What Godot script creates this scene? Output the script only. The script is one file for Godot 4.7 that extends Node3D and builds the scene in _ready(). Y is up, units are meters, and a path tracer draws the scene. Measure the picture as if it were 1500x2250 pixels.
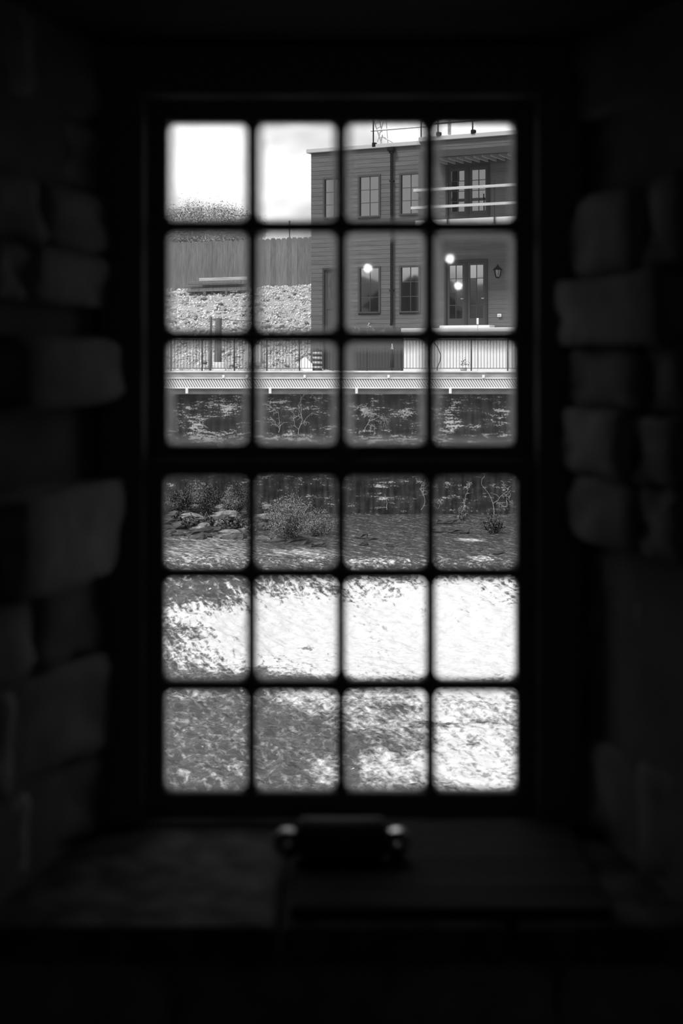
extends Node3D
# A dark stone mill room, its sash window, and the weir, river wall and new house across the water.
# Eye 1.6 m above the floor at x = 0, z = 0, looking along -z; depth d means z = -d.

const FPX := 3125.0          # focal length in pixels of the 1500 x 2250 frame (50 mm lens)
const EYE := 1.6
const HZ := 785.0            # row of the horizon
const WD := 3.56             # depth of the window glass
const RW := 48.0             # depth of the river wall
const F0 := Vector3(4.24, 0.0, -53.0)
const FTURN := -0.4706
const UPPER := -5.30         # river above the weir, relative to the eye

var M := {}
var names := {}
var rng := RandomNumberGenerator.new()
var unit_box: Mesh
var rocks: Array = []
var stones: Array = []
var lap_mesh: Mesh

# ------------------------------------------------------------------ helpers
func grey(v: float) -> Color:
	return Color(v, v, v).linear_to_srgb()

func mat(v: float, rough := 0.85, spec := 0.3, metal := 0.0) -> StandardMaterial3D:
	var m := StandardMaterial3D.new()
	m.albedo_color = grey(v)
	m.roughness = rough
	m.metallic = metal
	m.metallic_specular = spec
	return m

func noise(freq: float, oct := 4, sd := 1, gain := 0.5) -> FastNoiseLite:
	var n := FastNoiseLite.new()
	n.noise_type = FastNoiseLite.TYPE_SIMPLEX_SMOOTH
	n.seed = sd
	n.frequency = freq
	n.fractal_octaves = oct
	n.fractal_gain = gain
	return n

# a grey noise texture whose values run from lo to hi (sRGB), stretched by drawing it small and enlarging it
func grain(w: int, h: int, freq: float, lo: float, hi: float, sw := 1, sh := 1, sd := 3, oct := 4) -> ImageTexture:
	var im := noise(freq, oct, sd).get_seamless_image(maxi(8, w / sw), maxi(8, h / sh))
	im.convert(Image.FORMAT_L8)
	im.resize(w, h, Image.INTERPOLATE_CUBIC)
	var b := im.get_data()
	for i in b.size():
		b[i] = int(clampf(lo + (hi - lo) * b[i] / 255.0, 0.0, 1.0) * 255.0)
	return ImageTexture.create_from_image(Image.create_from_data(w, h, false, Image.FORMAT_L8, b))

func textured(v: float, tex: Texture2D, scale: Vector3, rough := 0.9, bump := 0.0, spec := 0.25) -> StandardMaterial3D:
	var m := mat(v, rough, spec)
	m.albedo_texture = tex
	m.uv1_triplanar = true
	m.uv1_world_triplanar = true
	m.uv1_scale = scale
	if bump > 0.0:
		m.heightmap_enabled = true
		m.heightmap_texture = tex
		m.heightmap_scale = bump
	return m

func numbered(called: String) -> String:
	if not names.has(called):
		names[called] = 0
		return called
	names[called] += 1
	return "%s_%03d" % [called, names[called]]

func tag(o: Node3D, label: String, category := "", group := "", kind := "") -> Node3D:
	if label: o.set_meta("label", label)
	if category: o.set_meta("category", category)
	if group: o.set_meta("group", group)
	if kind: o.set_meta("kind", kind)
	return o

func thing(called: String, label: String, category: String, at := Vector3.ZERO, turn := 0.0, group := "") -> Node3D:
	var o := Node3D.new()
	o.name = numbered(called)
	add_child(o)
	o.position = at
	o.rotation.y = turn
	return tag(o, label, category, group)

func node(called: String, parent: Node3D, at := Vector3.ZERO) -> Node3D:
	var o := Node3D.new()
	o.name = called
	parent.add_child(o, true)
	o.position = at
	return o

func mk(called: String, mesh: Mesh, m: Material, parent: Node3D = null, xf := Transform3D()) -> MeshInstance3D:
	var o := MeshInstance3D.new()
	o.mesh = mesh
	if parent == null:
		o.name = numbered(called)
		add_child(o)
	else:
		o.name = called
		parent.add_child(o, true)
	o.transform = xf
	o.set_surface_override_material(0, m)
	return o

func box(called: String, lo: Vector3, hi: Vector3, m: Material, parent: Node3D = null) -> MeshInstance3D:
	return mk(called, unit_box, m, parent, Transform3D(Basis.from_scale((hi - lo).abs()), (lo + hi) * 0.5))

# a box whose edges are cut at 45 degrees
func cbox(called: String, lo: Vector3, hi: Vector3, c: float, m: Material, parent: Node3D = null) -> MeshInstance3D:
	var s := (hi - lo).abs()
	return mk(called, chamfered(s, minf(c, minf(s.x, minf(s.y, s.z)) * 0.4)), m, parent, Transform3D(Basis(), (lo + hi) * 0.5))

func tri(st: SurfaceTool, a: Vector3, b: Vector3, c: Vector3, away: Vector3) -> void:
	# clockwise seen from outside
	if (b - a).cross(c - a).dot(away) > 0.0:
		var t := b
		b = c
		c = t
	st.add_vertex(a)
	st.add_vertex(b)
	st.add_vertex(c)

func quad(st: SurfaceTool, a: Vector3, b: Vector3, c: Vector3, d: Vector3, away: Vector3) -> void:
	tri(st, a, b, c, away)
	tri(st, a, c, d, away)

func chamfered(s: Vector3, c: float) -> ArrayMesh:
	var st := SurfaceTool.new()
	st.begin(Mesh.PRIMITIVE_TRIANGLES)
	st.set_smooth_group(-1)
	var h := s * 0.5
	for ax in 3:
		var b := (ax + 1) % 3
		var e := (ax + 2) % 3
		for sg in [-1.0, 1.0]:
			var p := []
			for k in [[-1.0, -1.0], [1.0, -1.0], [1.0, 1.0], [-1.0, 1.0]]:
				var v := Vector3.ZERO
				v[ax] = sg * h[ax]
				v[b] = k[0] * (h[b] - c)
				v[e] = k[1] * (h[e] - c)
				p.append(v)
			var n := Vector3.ZERO
			n[ax] = sg
			quad(st, p[0], p[1], p[2], p[3], n)
		for s1 in [-1.0, 1.0]:
			for s2 in [-1.0, 1.0]:
				var a1 := Vector3.ZERO
				a1[b] = s1 * h[b]
				a1[e] = s2 * (h[e] - c)
				var a2 := Vector3.ZERO
				a2[b] = s1 * (h[b] - c)
				a2[e] = s2 * h[e]
				var along := Vector3.ZERO
				along[ax] = h[ax] - c
				quad(st, a1 - along, a1 + along, a2 + along, a2 - along, a1 + a2)
	for sx in [-1.0, 1.0]:
		for sy in [-1.0, 1.0]:
			for sz in [-1.0, 1.0]:
				var q := Vector3(sx, sy, sz)
				tri(st, q * Vector3(h.x, h.y - c, h.z - c), q * Vector3(h.x - c, h.y, h.z - c), q * Vector3(h.x - c, h.y - c, h.z), q)
	st.generate_normals()
	return st.commit()

# a tube through points with a radius at each
func add_tube(st: SurfaceTool, pts: Array, radii: Array, sides := 6) -> void:
	var rings := []
	for i in pts.size():
		var a: Vector3 = pts[maxi(i - 1, 0)]
		var b: Vector3 = pts[mini(i + 1, pts.size() - 1)]
		var t := (b - a).normalized()
		var u := t.cross(Vector3.UP if absf(t.y) < 0.9 else Vector3.RIGHT).normalized()
		var v := t.cross(u)
		var ring := []
		for k in sides:
			var g := TAU * k / sides
			ring.append(pts[i] + (u * cos(g) + v * sin(g)) * radii[i])
		rings.append(ring)
	for i in pts.size() - 1:
		for k in sides:
			var k2 := (k + 1) % sides
			var mid: Vector3 = (pts[i] + pts[i + 1]) * 0.5
			quad(st, rings[i][k], rings[i][k2], rings[i + 1][k2], rings[i + 1][k], (rings[i][k] + rings[i + 1][k2]) * 0.5 - mid)
	for e in [0, pts.size() - 1]:
		var out: Vector3 = pts[e] - pts[1 if e == 0 else e - 1]
		for k in range(1, sides - 1):
			tri(st, rings[e][0], rings[e][k], rings[e][k + 1], out)

func new_st() -> SurfaceTool:
	var st := SurfaceTool.new()
	st.begin(Mesh.PRIMITIVE_TRIANGLES)
	st.set_smooth_group(-1)
	return st

func done(st: SurfaceTool) -> ArrayMesh:
	st.generate_normals()
	return st.commit()

func tube(called: String, pts: Array, r, m: Material, parent: Node3D = null, sides := 8) -> MeshInstance3D:
	var st := new_st()
	add_tube(st, pts, r if r is Array else pts.map(func(_p): return r), sides)
	return mk(called, done(st), m, parent)

# a turned shape about the y axis: profile of (radius, height)
func lathe(profile: Array, sides := 20) -> ArrayMesh:
	var st := SurfaceTool.new()
	st.begin(Mesh.PRIMITIVE_TRIANGLES)
	st.set_smooth_group(0)
	for i in profile.size() - 1:
		for k in sides:
			var q := []
			for e in [[i, k], [i, k + 1], [i + 1, k + 1], [i + 1, k]]:
				var p: Vector2 = profile[e[0]]
				var g: float = TAU * e[1] / sides
				q.append(Vector3(cos(g) * p.x, p.y, sin(g) * p.x))
			var g2 := TAU * (k + 0.5) / sides
			var dp: Vector2 = profile[i + 1] - profile[i]
			quad(st, q[0], q[1], q[2], q[3], Vector3(cos(g2) * dp.y, -dp.x, sin(g2) * dp.y))
	st.generate_normals()
	return st.commit()

func prism(poly: PackedVector2Array, y0: float, y1: float) -> ArrayMesh:
	# polygon in x, z raised from y0 to y1
	var st := new_st()
	var idx := Geometry2D.triangulate_polygon(poly)
	for k in range(0, idx.size(), 3):
		var a := poly[idx[k]]
		var b := poly[idx[k + 1]]
		var c := poly[idx[k + 2]]
		tri(st, Vector3(a.x, y1, a.y), Vector3(b.x, y1, b.y), Vector3(c.x, y1, c.y), Vector3.UP)
		tri(st, Vector3(a.x, y0, a.y), Vector3(b.x, y0, b.y), Vector3(c.x, y0, c.y), Vector3.DOWN)
	var ccw := not Geometry2D.is_polygon_clockwise(poly)
	for i in poly.size():
		var p := poly[i]
		var q := poly[(i + 1) % poly.size()]
		var d := (q - p)
		var n := Vector3(d.y, 0, -d.x) * (1.0 if ccw else -1.0)
		quad(st, Vector3(p.x, y0, p.y), Vector3(q.x, y0, q.y), Vector3(q.x, y1, q.y), Vector3(p.x, y1, p.y), n)
	return done(st)

func rock_mesh(sd: int, rings := 6, segs := 9, planes := 12) -> ArrayMesh:
	var r := RandomNumberGenerator.new()
	r.seed = sd
	var ns := []
	for k in planes:
		ns.append([Vector3(r.randfn(), r.randfn(), r.randfn()).normalized(), r.randf_range(0.6, 1.0)])
	var st := new_st()
	var p := []
	for i in rings + 1:
		var row := []
		for k in segs:
			var a := PI * i / rings
			var g := TAU * (k + 0.5 * (i % 2)) / segs
			var dir := Vector3(sin(a) * cos(g), cos(a), sin(a) * sin(g))
			var rad := 1.1
			for n in ns:
				var dn: float = dir.dot(n[0])
				if dn > 0.05:
					rad = minf(rad, n[1] / dn)
			row.append(dir * rad * 0.5)
		p.append(row)
	for i in rings:
		for k in segs:
			var k2 := (k + 1) % segs
			var c: Vector3 = (p[i][k] + p[i + 1][k2]) * 0.5
			if i > 0: tri(st, p[i][k], p[i][k2], p[i + 1][k2], c)
			if i < rings - 1: tri(st, p[i][k], p[i + 1][k2], p[i + 1][k], c)
	return done(st)

# a hewn block of one metre with worn edges and an uneven face
func stone_mesh(sd: int) -> ArrayMesh:
	var n := noise(1.7, 3, sd)
	var st := SurfaceTool.new()
	st.begin(Mesh.PRIMITIVE_TRIANGLES)
	st.set_smooth_group(0)
	var q := 5
	for ax in 3:
		var b := (ax + 1) % 3
		var e := (ax + 2) % 3
		for sg in [-1.0, 1.0]:
			var g := []
			for i in q + 1:
				var row := []
				for k in q + 1:
					var v := Vector3.ZERO
					v[ax] = sg * 0.5
					v[b] = float(i) / q - 0.5
					v[e] = float(k) / q - 0.5
					var w := Vector3(signf(v.x) * pow(absf(v.x) * 2.0, 8.0), signf(v.y) * pow(absf(v.y) * 2.0, 8.0), signf(v.z) * pow(absf(v.z) * 2.0, 8.0))
					v -= w * maxf(0.0, w.length() - 1.0) * 0.06
					v += v.normalized() * n.get_noise_3dv(v) * 0.16
					row.append(v)
				g.append(row)
			for i in q:
				for k in q:
					quad(st, g[i][k], g[i + 1][k], g[i + 1][k + 1], g[i][k + 1], g[i][k] + g[i + 1][k + 1])
	st.generate_normals()
	return st.commit()

# clusters of small leaves: one mesh
func leaves(pts: Array, size: float, sd: int, lean := 0.0) -> ArrayMesh:
	var r := RandomNumberGenerator.new()
	r.seed = sd
	var v := PackedVector3Array()
	var n := PackedVector3Array()
	for p in pts:
		var a := Vector3(r.randfn(), r.randfn() + lean, r.randfn()).normalized()
		var b := a.cross(Vector3(r.randfn(), r.randfn(), r.randfn())).normalized()
		var s := size * r.randf_range(0.6, 1.3)
		var c := a.cross(b)
		if c.y < 0.0: c = -c
		var tip: Vector3 = p + a * s
		var back: Vector3 = p - a * s
		var w1: Vector3 = p + b * s * 0.38
		var w2: Vector3 = p - b * s * 0.38
		for t in [back, w1, tip, back, tip, w2]:
			v.append(t)
			n.append(c)
	var arr := []
	arr.resize(Mesh.ARRAY_MAX)
	arr[Mesh.ARRAY_VERTEX] = v
	arr[Mesh.ARRAY_NORMAL] = n
	var m := ArrayMesh.new()
	m.add_surface_from_arrays(Mesh.PRIMITIVE_TRIANGLES, arr)
	return m

# ------------------------------------------------------------------ pixels to places
func at(px: float, py: float, d: float) -> Vector3:
	return Vector3((px - 750.0) / FPX * d, EYE - (py - HZ) / FPX * d, -d)

func wy(py: float, d: float) -> float:
	return EYE - (py - HZ) / FPX * d

func wx(px: float, d: float) -> float:
	return (px - 750.0) / FPX * d

# house front: u along it to its east end, w out from it
func fdepth(px: float, w: float) -> float:
	var n := Vector2(-0.4535, 0.8912)
	var r := Vector2((px - 750.0) / FPX, -1.0)
	return (Vector2(F0.x, F0.z).dot(n) + w) / r.dot(n)

func fu(px: float, w := 0.0) -> float:
	var t := fdepth(px, w)
	return (Vector2((px - 750.0) / FPX * t, -t) - Vector2(F0.x, F0.z)).dot(Vector2(0.8912, 0.4535))

func fy(px: float, py: float, w := 0.0) -> float:
	return EYE - (py - HZ) / FPX * fdepth(px, w)

func fpt(px: float, py: float, w := 0.0) -> Vector3:
	return Vector3(fu(px, w), fy(px, py, w), w)

# river surface: height above the eye's level (negative) at depth d
func level(x: float, d: float) -> float:
	var crest := 36.6 - 1.3 * smoothstep(-1.0, -4.5, x) + 0.35 * sin(x * 0.9 + 1.0)
	var drop := smoothstep(crest, crest - 5.6, d)
	var low := -6.62 - 0.4 * smoothstep(30.0, 21.0, d)
	return lerpf(UPPER, low, drop)

func water_at(px: float, py: float) -> Vector2:
	# (x, d) where the ray of that pixel meets the river
	var a := 15.0
	var b := 60.0
	for k in 40:
		var d := (a + b) * 0.5
		if HZ - level((px - 750.0) / FPX * d, d) * FPX / d > py: a = d
		else: b = d
	return Vector2((px - 750.0) / FPX * a, a)

# ------------------------------------------------------------------ the scene
func _ready() -> void:
	rng.seed = 11
	camera_sky_sun()
	unit_box = BoxMesh.new()
	make_materials()
	for k in 6: rocks.append(rock_mesh(50 + k))
	for k in 6: stones.append(stone_mesh(20 + k))
	room()
	sash_window()
	river()
	river_wall()
	bank()
	house()
	far_side()
	river_plants()
	wall_details()
	bank_things()
	room_things()

func camera_sky_sun() -> void:
	var cam := Camera3D.new()
	cam.name = "camera"
	add_child(cam)
	cam.position = Vector3(0, EYE, 0)
	var ca := CameraAttributesPhysical.new()
	ca.frustum_focal_length = 50.0
	ca.frustum_near = 0.1
	ca.frustum_far = 600.0
	ca.frustum_focus_distance = 52.0
	ca.exposure_aperture = 2.0
	cam.attributes = ca
	cam.near = 0.1
	cam.far = 600.0
	cam.projection = Camera3D.PROJECTION_FRUSTUM
	cam.size = 0.1 * 2250.0 / FPX
	cam.frustum_offset = Vector2(0, -0.1 * (1125.0 - HZ) / FPX)
	cam.current = true

	var env := Environment.new()
	env.background_mode = Environment.BG_SKY
	env.tonemap_mode = Environment.TONE_MAPPER_LINEAR
	env.tonemap_exposure = 1.5
	env.sdfgi_enabled = true
	env.ssao_enabled = true
	env.ssil_enabled = true
	var sky := Sky.new()
	var sm := PanoramaSkyMaterial.new()
	sm.panorama = sky_texture()
	sm.energy_multiplier = 1.0
	sky.sky_material = sm
	env.sky = sky
	var we := WorldEnvironment.new()
	we.name = "world_environment"
	we.environment = env
	add_child(we)

	var sun := DirectionalLight3D.new()
	sun.name = "sun"
	sun.light_energy = 0.9
	sun.light_angular_distance = 14.0
	sun.shadow_enabled = true
	add_child(sun)
	sun.look_at_from_position(Vector3(-30, 55, 22), Vector3.ZERO)

# broken bright cloud all round, in linear float values
func sky_texture() -> ImageTexture:
	var w := 2048
	var h := 1024
	var im := Image.create(w, h, false, Image.FORMAT_RGBF)
	var n := noise(2.6, 5, 341)
	for j in h:
		var el := PI * 0.5 - PI * (j + 0.5) / h
		for i in w:
			var az := TAU * (i + 0.5) / w
			var v := 0.25
			if el > 0.0:
				var dir := Vector3(cos(el) * sin(az), sin(el) * 2.2, -cos(el) * cos(az))
				v = lerpf(0.95, 0.54, smoothstep(-0.23, -0.07, n.get_noise_3dv(dir)))
			im.set_pixel(i, j, Color(v, v, v))
	return ImageTexture.create_from_image(im)

func make_materials() -> void:
	var stone_tex := grain(512, 512, 0.012, 0.45, 1.0, 1, 1, 5, 5)
	var fine := grain(512, 512, 0.05, 0.6, 1.0, 1, 1, 6, 4)
	var wood_v := grain(512, 512, 0.03, 0.72, 1.0, 1, 10, 7, 5)
	var wood_h := grain(512, 512, 0.03, 0.6, 1.0, 12, 1, 9, 4)
	var block_tex := grain(512, 512, 0.012, 0.78, 1.0, 1, 1, 5, 5)
	M.wall = textured(0.17, block_tex, Vector3.ONE * 0.7, 0.95, 1.5)
	M.stone = []
	for v in [0.22, 0.26, 0.30]: M.stone.append(textured(v, block_tex, Vector3.ONE * 1.3, 0.9, 1.2))
	M.slate = textured(0.14, stone_tex, Vector3.ONE * 1.3, 0.85, 1.0)
	M.floor = textured(0.11, wood_h, Vector3.ONE * 0.5, 0.8)
	M.ceiling = textured(0.11, wood_h, Vector3.ONE * 0.5, 0.9)
	M.sash = mat(0.11, 0.7, 0.3)
	M.timber_dark = textured(0.055, wood_h, Vector3.ONE * 0.8, 0.9, 0.2, 0.2)
	M.iron = mat(0.05, 0.6, 0.3)
	M.steel = mat(0.92, 0.14, 0.5, 1.0)
	M.steel_dim = mat(0.4, 0.3, 0.5, 1.0)  # darker metal for the roller end with the weaker glint
	M.glass = mat(0.9, 0.02, 0.5)
	M.glass.transparency = BaseMaterial3D.TRANSPARENCY_ALPHA
	M.glass.albedo_color.a = 0.01
	for k in [["dust", 0.29], ["dust_thin", 0.085], ["dust_light", 0.2], ["dust_faint", 0.006]]:
		var m := mat(0.85, 1.0, 0.0)
		m.specular_mode = BaseMaterial3D.SPECULAR_DISABLED
		m.transparency = BaseMaterial3D.TRANSPARENCY_ALPHA
		m.albedo_color.a = k[1]
		m.backlight_enabled = true
		m.backlight = Color.WHITE
		M[k[0]] = m
	# outside
	M.siding = []
	for v in [0.155, 0.17, 0.185]: M.siding.append(textured(v, wood_h, Vector3(0.5, 3.0, 0.5), 0.75))
	M.backing = mat(0.06, 0.9)
	M.frame = mat(0.03, 0.6)
	M.casing = mat(0.05, 0.6)
	M.post = mat(0.08, 0.7)
	M.bar = mat(0.05, 0.6)
	M.house_glass = mat(0.30, 0.03, 0.5, 1.0)
	M.fascia = mat(0.42, 0.6)
	M.beam = mat(0.045, 0.8)
	M.rafter = mat(0.30, 0.8)
	M.deal = textured(0.75, wood_h, Vector3(0.6, 3, 0.6), 0.8)
	M.render = mat(0.72, 0.9)
	M.pipe = mat(0.01, 0.8, 0.1)
	M.galv = mat(0.35, 0.4, 0.5, 0.4)
	M.fence = []
	for v in [0.24, 0.27, 0.31, 0.255]: M.fence.append(textured(v, wood_v, Vector3(1.6, 0.7, 1.6), 0.9))
	M.rubble = []
	for v in [0.45, 0.6, 0.75, 0.38]: M.rubble.append(textured(v, fine, Vector3.ONE * 0.8, 0.95))
	M.soil = textured(0.5, fine, Vector3.ONE * 0.9, 0.95, 4.0)
	M.ground = textured(0.32, fine, Vector3.ONE * 0.3, 0.95)
	M.concrete = textured(0.5, block_tex, Vector3(0.25, 0.8, 0.25), 0.9)
	M.concrete_pale = textured(0.85, block_tex, Vector3(0.25, 0.8, 0.25), 0.9)
	M.rail = mat(0.03, 0.6)
	M.slat = mat(0.62, 0.5)
	M.slat_back = mat(0.22, 0.9)
	M.white = mat(0.92, 0.6)
	M.black = mat(0.03, 0.6)
	M.old_wood = textured(0.2, wood_v, Vector3(2, 0.8, 2), 0.95)
	M.leaf = mat(0.30, 0.6)
	M.leaf.backlight_enabled = true
	M.leaf.backlight = grey(0.5)
	M.leaf_dark = mat(0.13, 0.7)
	M.leaf_pale = mat(0.75, 0.7)
	M.leaf_pale.backlight_enabled = true
	M.leaf_pale.backlight = grey(0.8)
	M.stem = mat(0.12, 0.9)
	M.vine = mat(0.40, 0.9)
	M.wet_rock = textured(0.10, stone_tex, Vector3(0.7, 1.6, 0.7), 0.55, 2.0)
	M.ledge = textured(0.30, stone_tex, Vector3(0.7, 1.6, 0.7), 0.8, 2.0)
	M.bulb = mat(0.9, 0.4)
	M.bulb.emission_enabled = true
	M.bulb.emission = Color.WHITE
	M.bulb.emission_energy_multiplier = 24.0

# ------------------------------------------------------------------ the room
const JW := 0.57       # half width of the opening at the window
const JN := 0.74       # half width at the room side
const JD := 3.46       # depth where the stone reveal meets the window frame
const WALL_IN := 2.88  # depth of the wall's room face
const WALL_OUT := 4.10  # outer face, set deep so the opening cuts daylight on the reveal
const SILL := 0.455
const HEAD := 2.36

func struct(o: Node3D) -> Node3D:
	o.set_meta("kind", "structure")
	return o

func room() -> void:
	var rx := 3.0
	var back := 4.5
	var top := 3.3
	box("floor", Vector3(-rx - 0.3, -0.3, -WALL_OUT), Vector3(rx + 0.3, 0.0, back + 0.3), M.floor).set_meta("kind", "structure")
	box("ceiling", Vector3(-rx - 0.3, top, -WALL_OUT), Vector3(rx + 0.3, top + 0.3, back + 0.3), M.ceiling).set_meta("kind", "structure")
	box("wall_west", Vector3(-rx - 0.3, 0.0, -WALL_IN), Vector3(-rx, top, back + 0.3), M.wall).set_meta("kind", "structure")
	box("wall_east", Vector3(rx, 0.0, -WALL_IN), Vector3(rx + 0.3, top, back + 0.3), M.wall).set_meta("kind", "structure")
	box("wall_south", Vector3(-rx, 0.0, back), Vector3(rx, top, back + 0.3), M.wall).set_meta("kind", "structure")
	var wn := Node3D.new()
	wn.name = "wall_north"
	add_child(wn)
	struct(wn)
	tag(wn, "thick rough stone wall with a deep splayed window opening", "wall")
	for s in [-1.0, 1.0]:
		var poly := PackedVector2Array([Vector2(s * JN, -WALL_IN), Vector2(s * (rx + 0.3), -WALL_IN), Vector2(s * (rx + 0.3), -WALL_OUT), Vector2(s * (JW - 0.03), -WALL_OUT), Vector2(s * (JW - 0.03), -JD - 0.16), Vector2(s * (JW + 0.03), -JD - 0.16), Vector2(s * (JW + 0.03), -JD)])
		mk("pier", prism(poly, 0.0, top), M.wall, wn)
	box("apron", Vector3(-JN - 0.05, 0.0, -JD - 0.2), Vector3(JN + 0.05, SILL - 0.06, -WALL_IN), M.wall, wn)
	box("overhead", Vector3(-JN - 0.05, HEAD + 0.12, -JD - 0.2), Vector3(JN + 0.05, top, -WALL_IN), M.wall, wn)
	box("added_outer_apron", Vector3(-JW - 0.05, 0.0, -WALL_OUT), Vector3(JW + 0.05, 0.32, -JD - 0.2), M.wall, wn)  # added unseen wall foot outside, narrows the light reaching the reveal
	box("added_outer_lintel", Vector3(-JW - 0.05, 2.31, -WALL_OUT), Vector3(JW + 0.05, top, -JD - 0.2), M.wall, wn)  # added unseen outer depth over the opening, blocks sky light from the reveal
	# the reveal: hewn blocks laid in courses, shaped for light: bright ones turned to the window, dark ones set back
	var courses := {
		-1: [[0.46, 0.66, 0.0, "d"], [0.66, 0.90, 0.01, "d"], [0.90, 1.09, -0.01, "s"], [1.09, 1.31, 0.03, "p"], [1.31, 1.49, -0.035, "d"], [1.49, 1.645, 0.035, "p"], [1.645, 1.715, -0.03, "d"], [1.715, 1.84, 0.0, "b"], [1.84, 1.99, -0.01, "s"], [1.99, 2.16, -0.02, "d"], [2.16, 2.38, 0.0, "d"]],
		1: [[0.46, 0.70, 0.0, "d"], [0.70, 0.93, -0.03, "d"], [0.93, 1.17, -0.02, "d"], [1.17, 1.325, 0.015, "b"], [1.325, 1.48, 0.02, "b"], [1.48, 1.625, 0.01, "b"], [1.625, 1.785, 0.025, "p"], [1.785, 1.98, 0.01, "b"], [1.98, 2.16, -0.02, "d"], [2.16, 2.38, 0.0, "d"]],
	}
	for s in [-1, 1]:
		var ja := Vector3(s * JW, 0, -JD)
		var jb := Vector3(s * JN, 0, -WALL_IN)
		var along := (jb - ja).normalized()
		var inward := Vector3(-s * absf(along.z), 0, absf(along.x)).normalized()
		var length := (jb - ja).length()
		var ci := 0
		for c in courses[s]:
			var cuts := [0.0, 1.0] if c[3] == "p" else [0.0, rng.randf_range(0.35, 0.65), 1.0] if ci % 2 == 0 else [0.0, rng.randf_range(0.62, 0.8), 1.0]
			for k in cuts.size() - 1:
				var l0: float = cuts[k] * length + 0.001
				var l1: float = cuts[k + 1] * length - 0.001
				var proud: float = c[2] + {"p": 0.035, "b": 0.015, "s": 0.0, "d": -0.03}[c[3]] + rng.randf_range(-0.008, 0.008)
				var depth := 0.16
				var mid: Vector3 = ja + along * (l0 + l1) * 0.5 + Vector3.UP * (c[0] + c[1]) * 0.5 + inward * (proud - depth * 0.5 + 0.02)
				var basis := Basis(along, Vector3.UP, along.cross(Vector3.UP)).scaled_local(Vector3(l1 - l0, c[1] - c[0] - 0.004, depth))
				basis = Basis(Vector3.UP, -s * {"p": 0.10, "b": 0.08, "s": 0.0, "d": -0.10}[c[3]] + rng.randf_range(-0.02, 0.02)) * basis
				var m: Material = M.stone[rng.randi() % 3]
				mk("stone", stones[rng.randi() % 6], m, wn, Transform3D(basis, mid))
			ci += 1
	# blocks on the room face beside and under the opening
	for s in [-1, 1]:
		var y := 0.0
		while y < 2.9:
			var h := rng.randf_range(0.18, 0.3)
			var x := JN + 0.005
			for k in 2:
				var w := rng.randf_range(0.3, 0.5)
				mk("stone", stones[rng.randi() % 6], M.stone[rng.randi() % 3], wn, Transform3D(Basis.from_scale(Vector3(w - 0.012, h - 0.012, 0.14)), Vector3(s * (x + w * 0.5), y + h * 0.5, -WALL_IN - 0.03)))
				x += w
			y += h
	for row in [[0.0, 0.2], [0.2, 0.385]]:
		var x := -JN
		while x < JN - 0.05:
			var w := minf(rng.randf_range(0.28, 0.45), JN - x)
			mk("stone", stones[rng.randi() % 6], M.stone[rng.randi() % 3], wn, Transform3D(Basis.from_scale(Vector3(w - 0.012, row[1] - row[0] - 0.012, 0.14)), Vector3(x + w * 0.5, (row[0] + row[1]) * 0.5, -WALL_IN - 0.03)))
			x += w
	# sill slabs and the timber over the opening
	for k in [[-0.76, -0.13, M.slate], [-0.12, 0.34, M.slate], [0.35, 0.76, M.slate]]:
		cbox("sill_slab", Vector3(k[0], SILL - 0.07, -JD - 0.02), Vector3(k[1], SILL, -WALL_IN + 0.03), 0.012, k[2], wn)
	cbox("lintel", Vector3(-JN - 0.25, HEAD, -JD - 0.02), Vector3(JN + 0.25, HEAD + 0.2, -WALL_IN + 0.02), 0.015, M.timber_dark, wn)

# ------------------------------------------------------------------ the sash window
func sash_window() -> void:
	var win := Node3D.new()
	win.name = "window_1"
	add_child(win)
	struct(win)
	tag(win, "dark wooden double-hung sash window with twenty-four small panes", "window")
	var d := WD
	var x0 := wx(366, d)
	var x1 := wx(1130.5, d)
	var frame := node("frame", win)
	# box frame between stone and sashes
	cbox("stile", Vector3(-JW - 0.02, SILL - 0.02, -JD - 0.14), Vector3(x0 - 0.045, HEAD, -JD), 0.006, M.sash, frame)
	cbox("stile", Vector3(x1 + 0.045, SILL - 0.02, -JD - 0.14), Vector3(JW + 0.02, HEAD, -JD), 0.006, M.sash, frame)
	cbox("head", Vector3(-JW - 0.02, wy(268, d) + 0.05, -JD - 0.14), Vector3(JW + 0.02, HEAD + 0.12, -JD), 0.006, M.sash, frame)
	cbox("stool", Vector3(-JW - 0.02, SILL - 0.03, -JD - 0.16), Vector3(JW + 0.02, SILL + 0.015, -JD + 0.0), 0.008, M.sash, frame)
	var up := node("upper_sash", win)
	var low := node("lower_sash", win)
	var bars := [554.5, 749.0, 943.5]
	make_sash(up, d + 0.012, x0, x1, wy(268, d), wy(978, d), [498.0, 740.0], bars, wy(215, d), wy(1016, d), "dust", "dust_thin")
	make_sash(low, d - 0.03, x0, x1, wy(1043, d), wy(1729, d), [1254.0, 1498.0], bars, wy(1006, d), wy(1806, d), "dust_light", "dust_faint")
	# sash lock on the meeting rail
	var lock := node("sash_lock", win, Vector3(0, wy(1006, d) + 0.001, -d + 0.03))
	cbox("plate", Vector3(-0.03, 0, -0.012), Vector3(0.03, 0.006, 0.012), 0.002, M.iron, lock)
	tube("cam_lever", [Vector3(-0.01, 0.01, 0), Vector3(0.02, 0.014, 0.0), Vector3(0.035, 0.014, -0.005)], 0.005, M.iron, lock)

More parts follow.
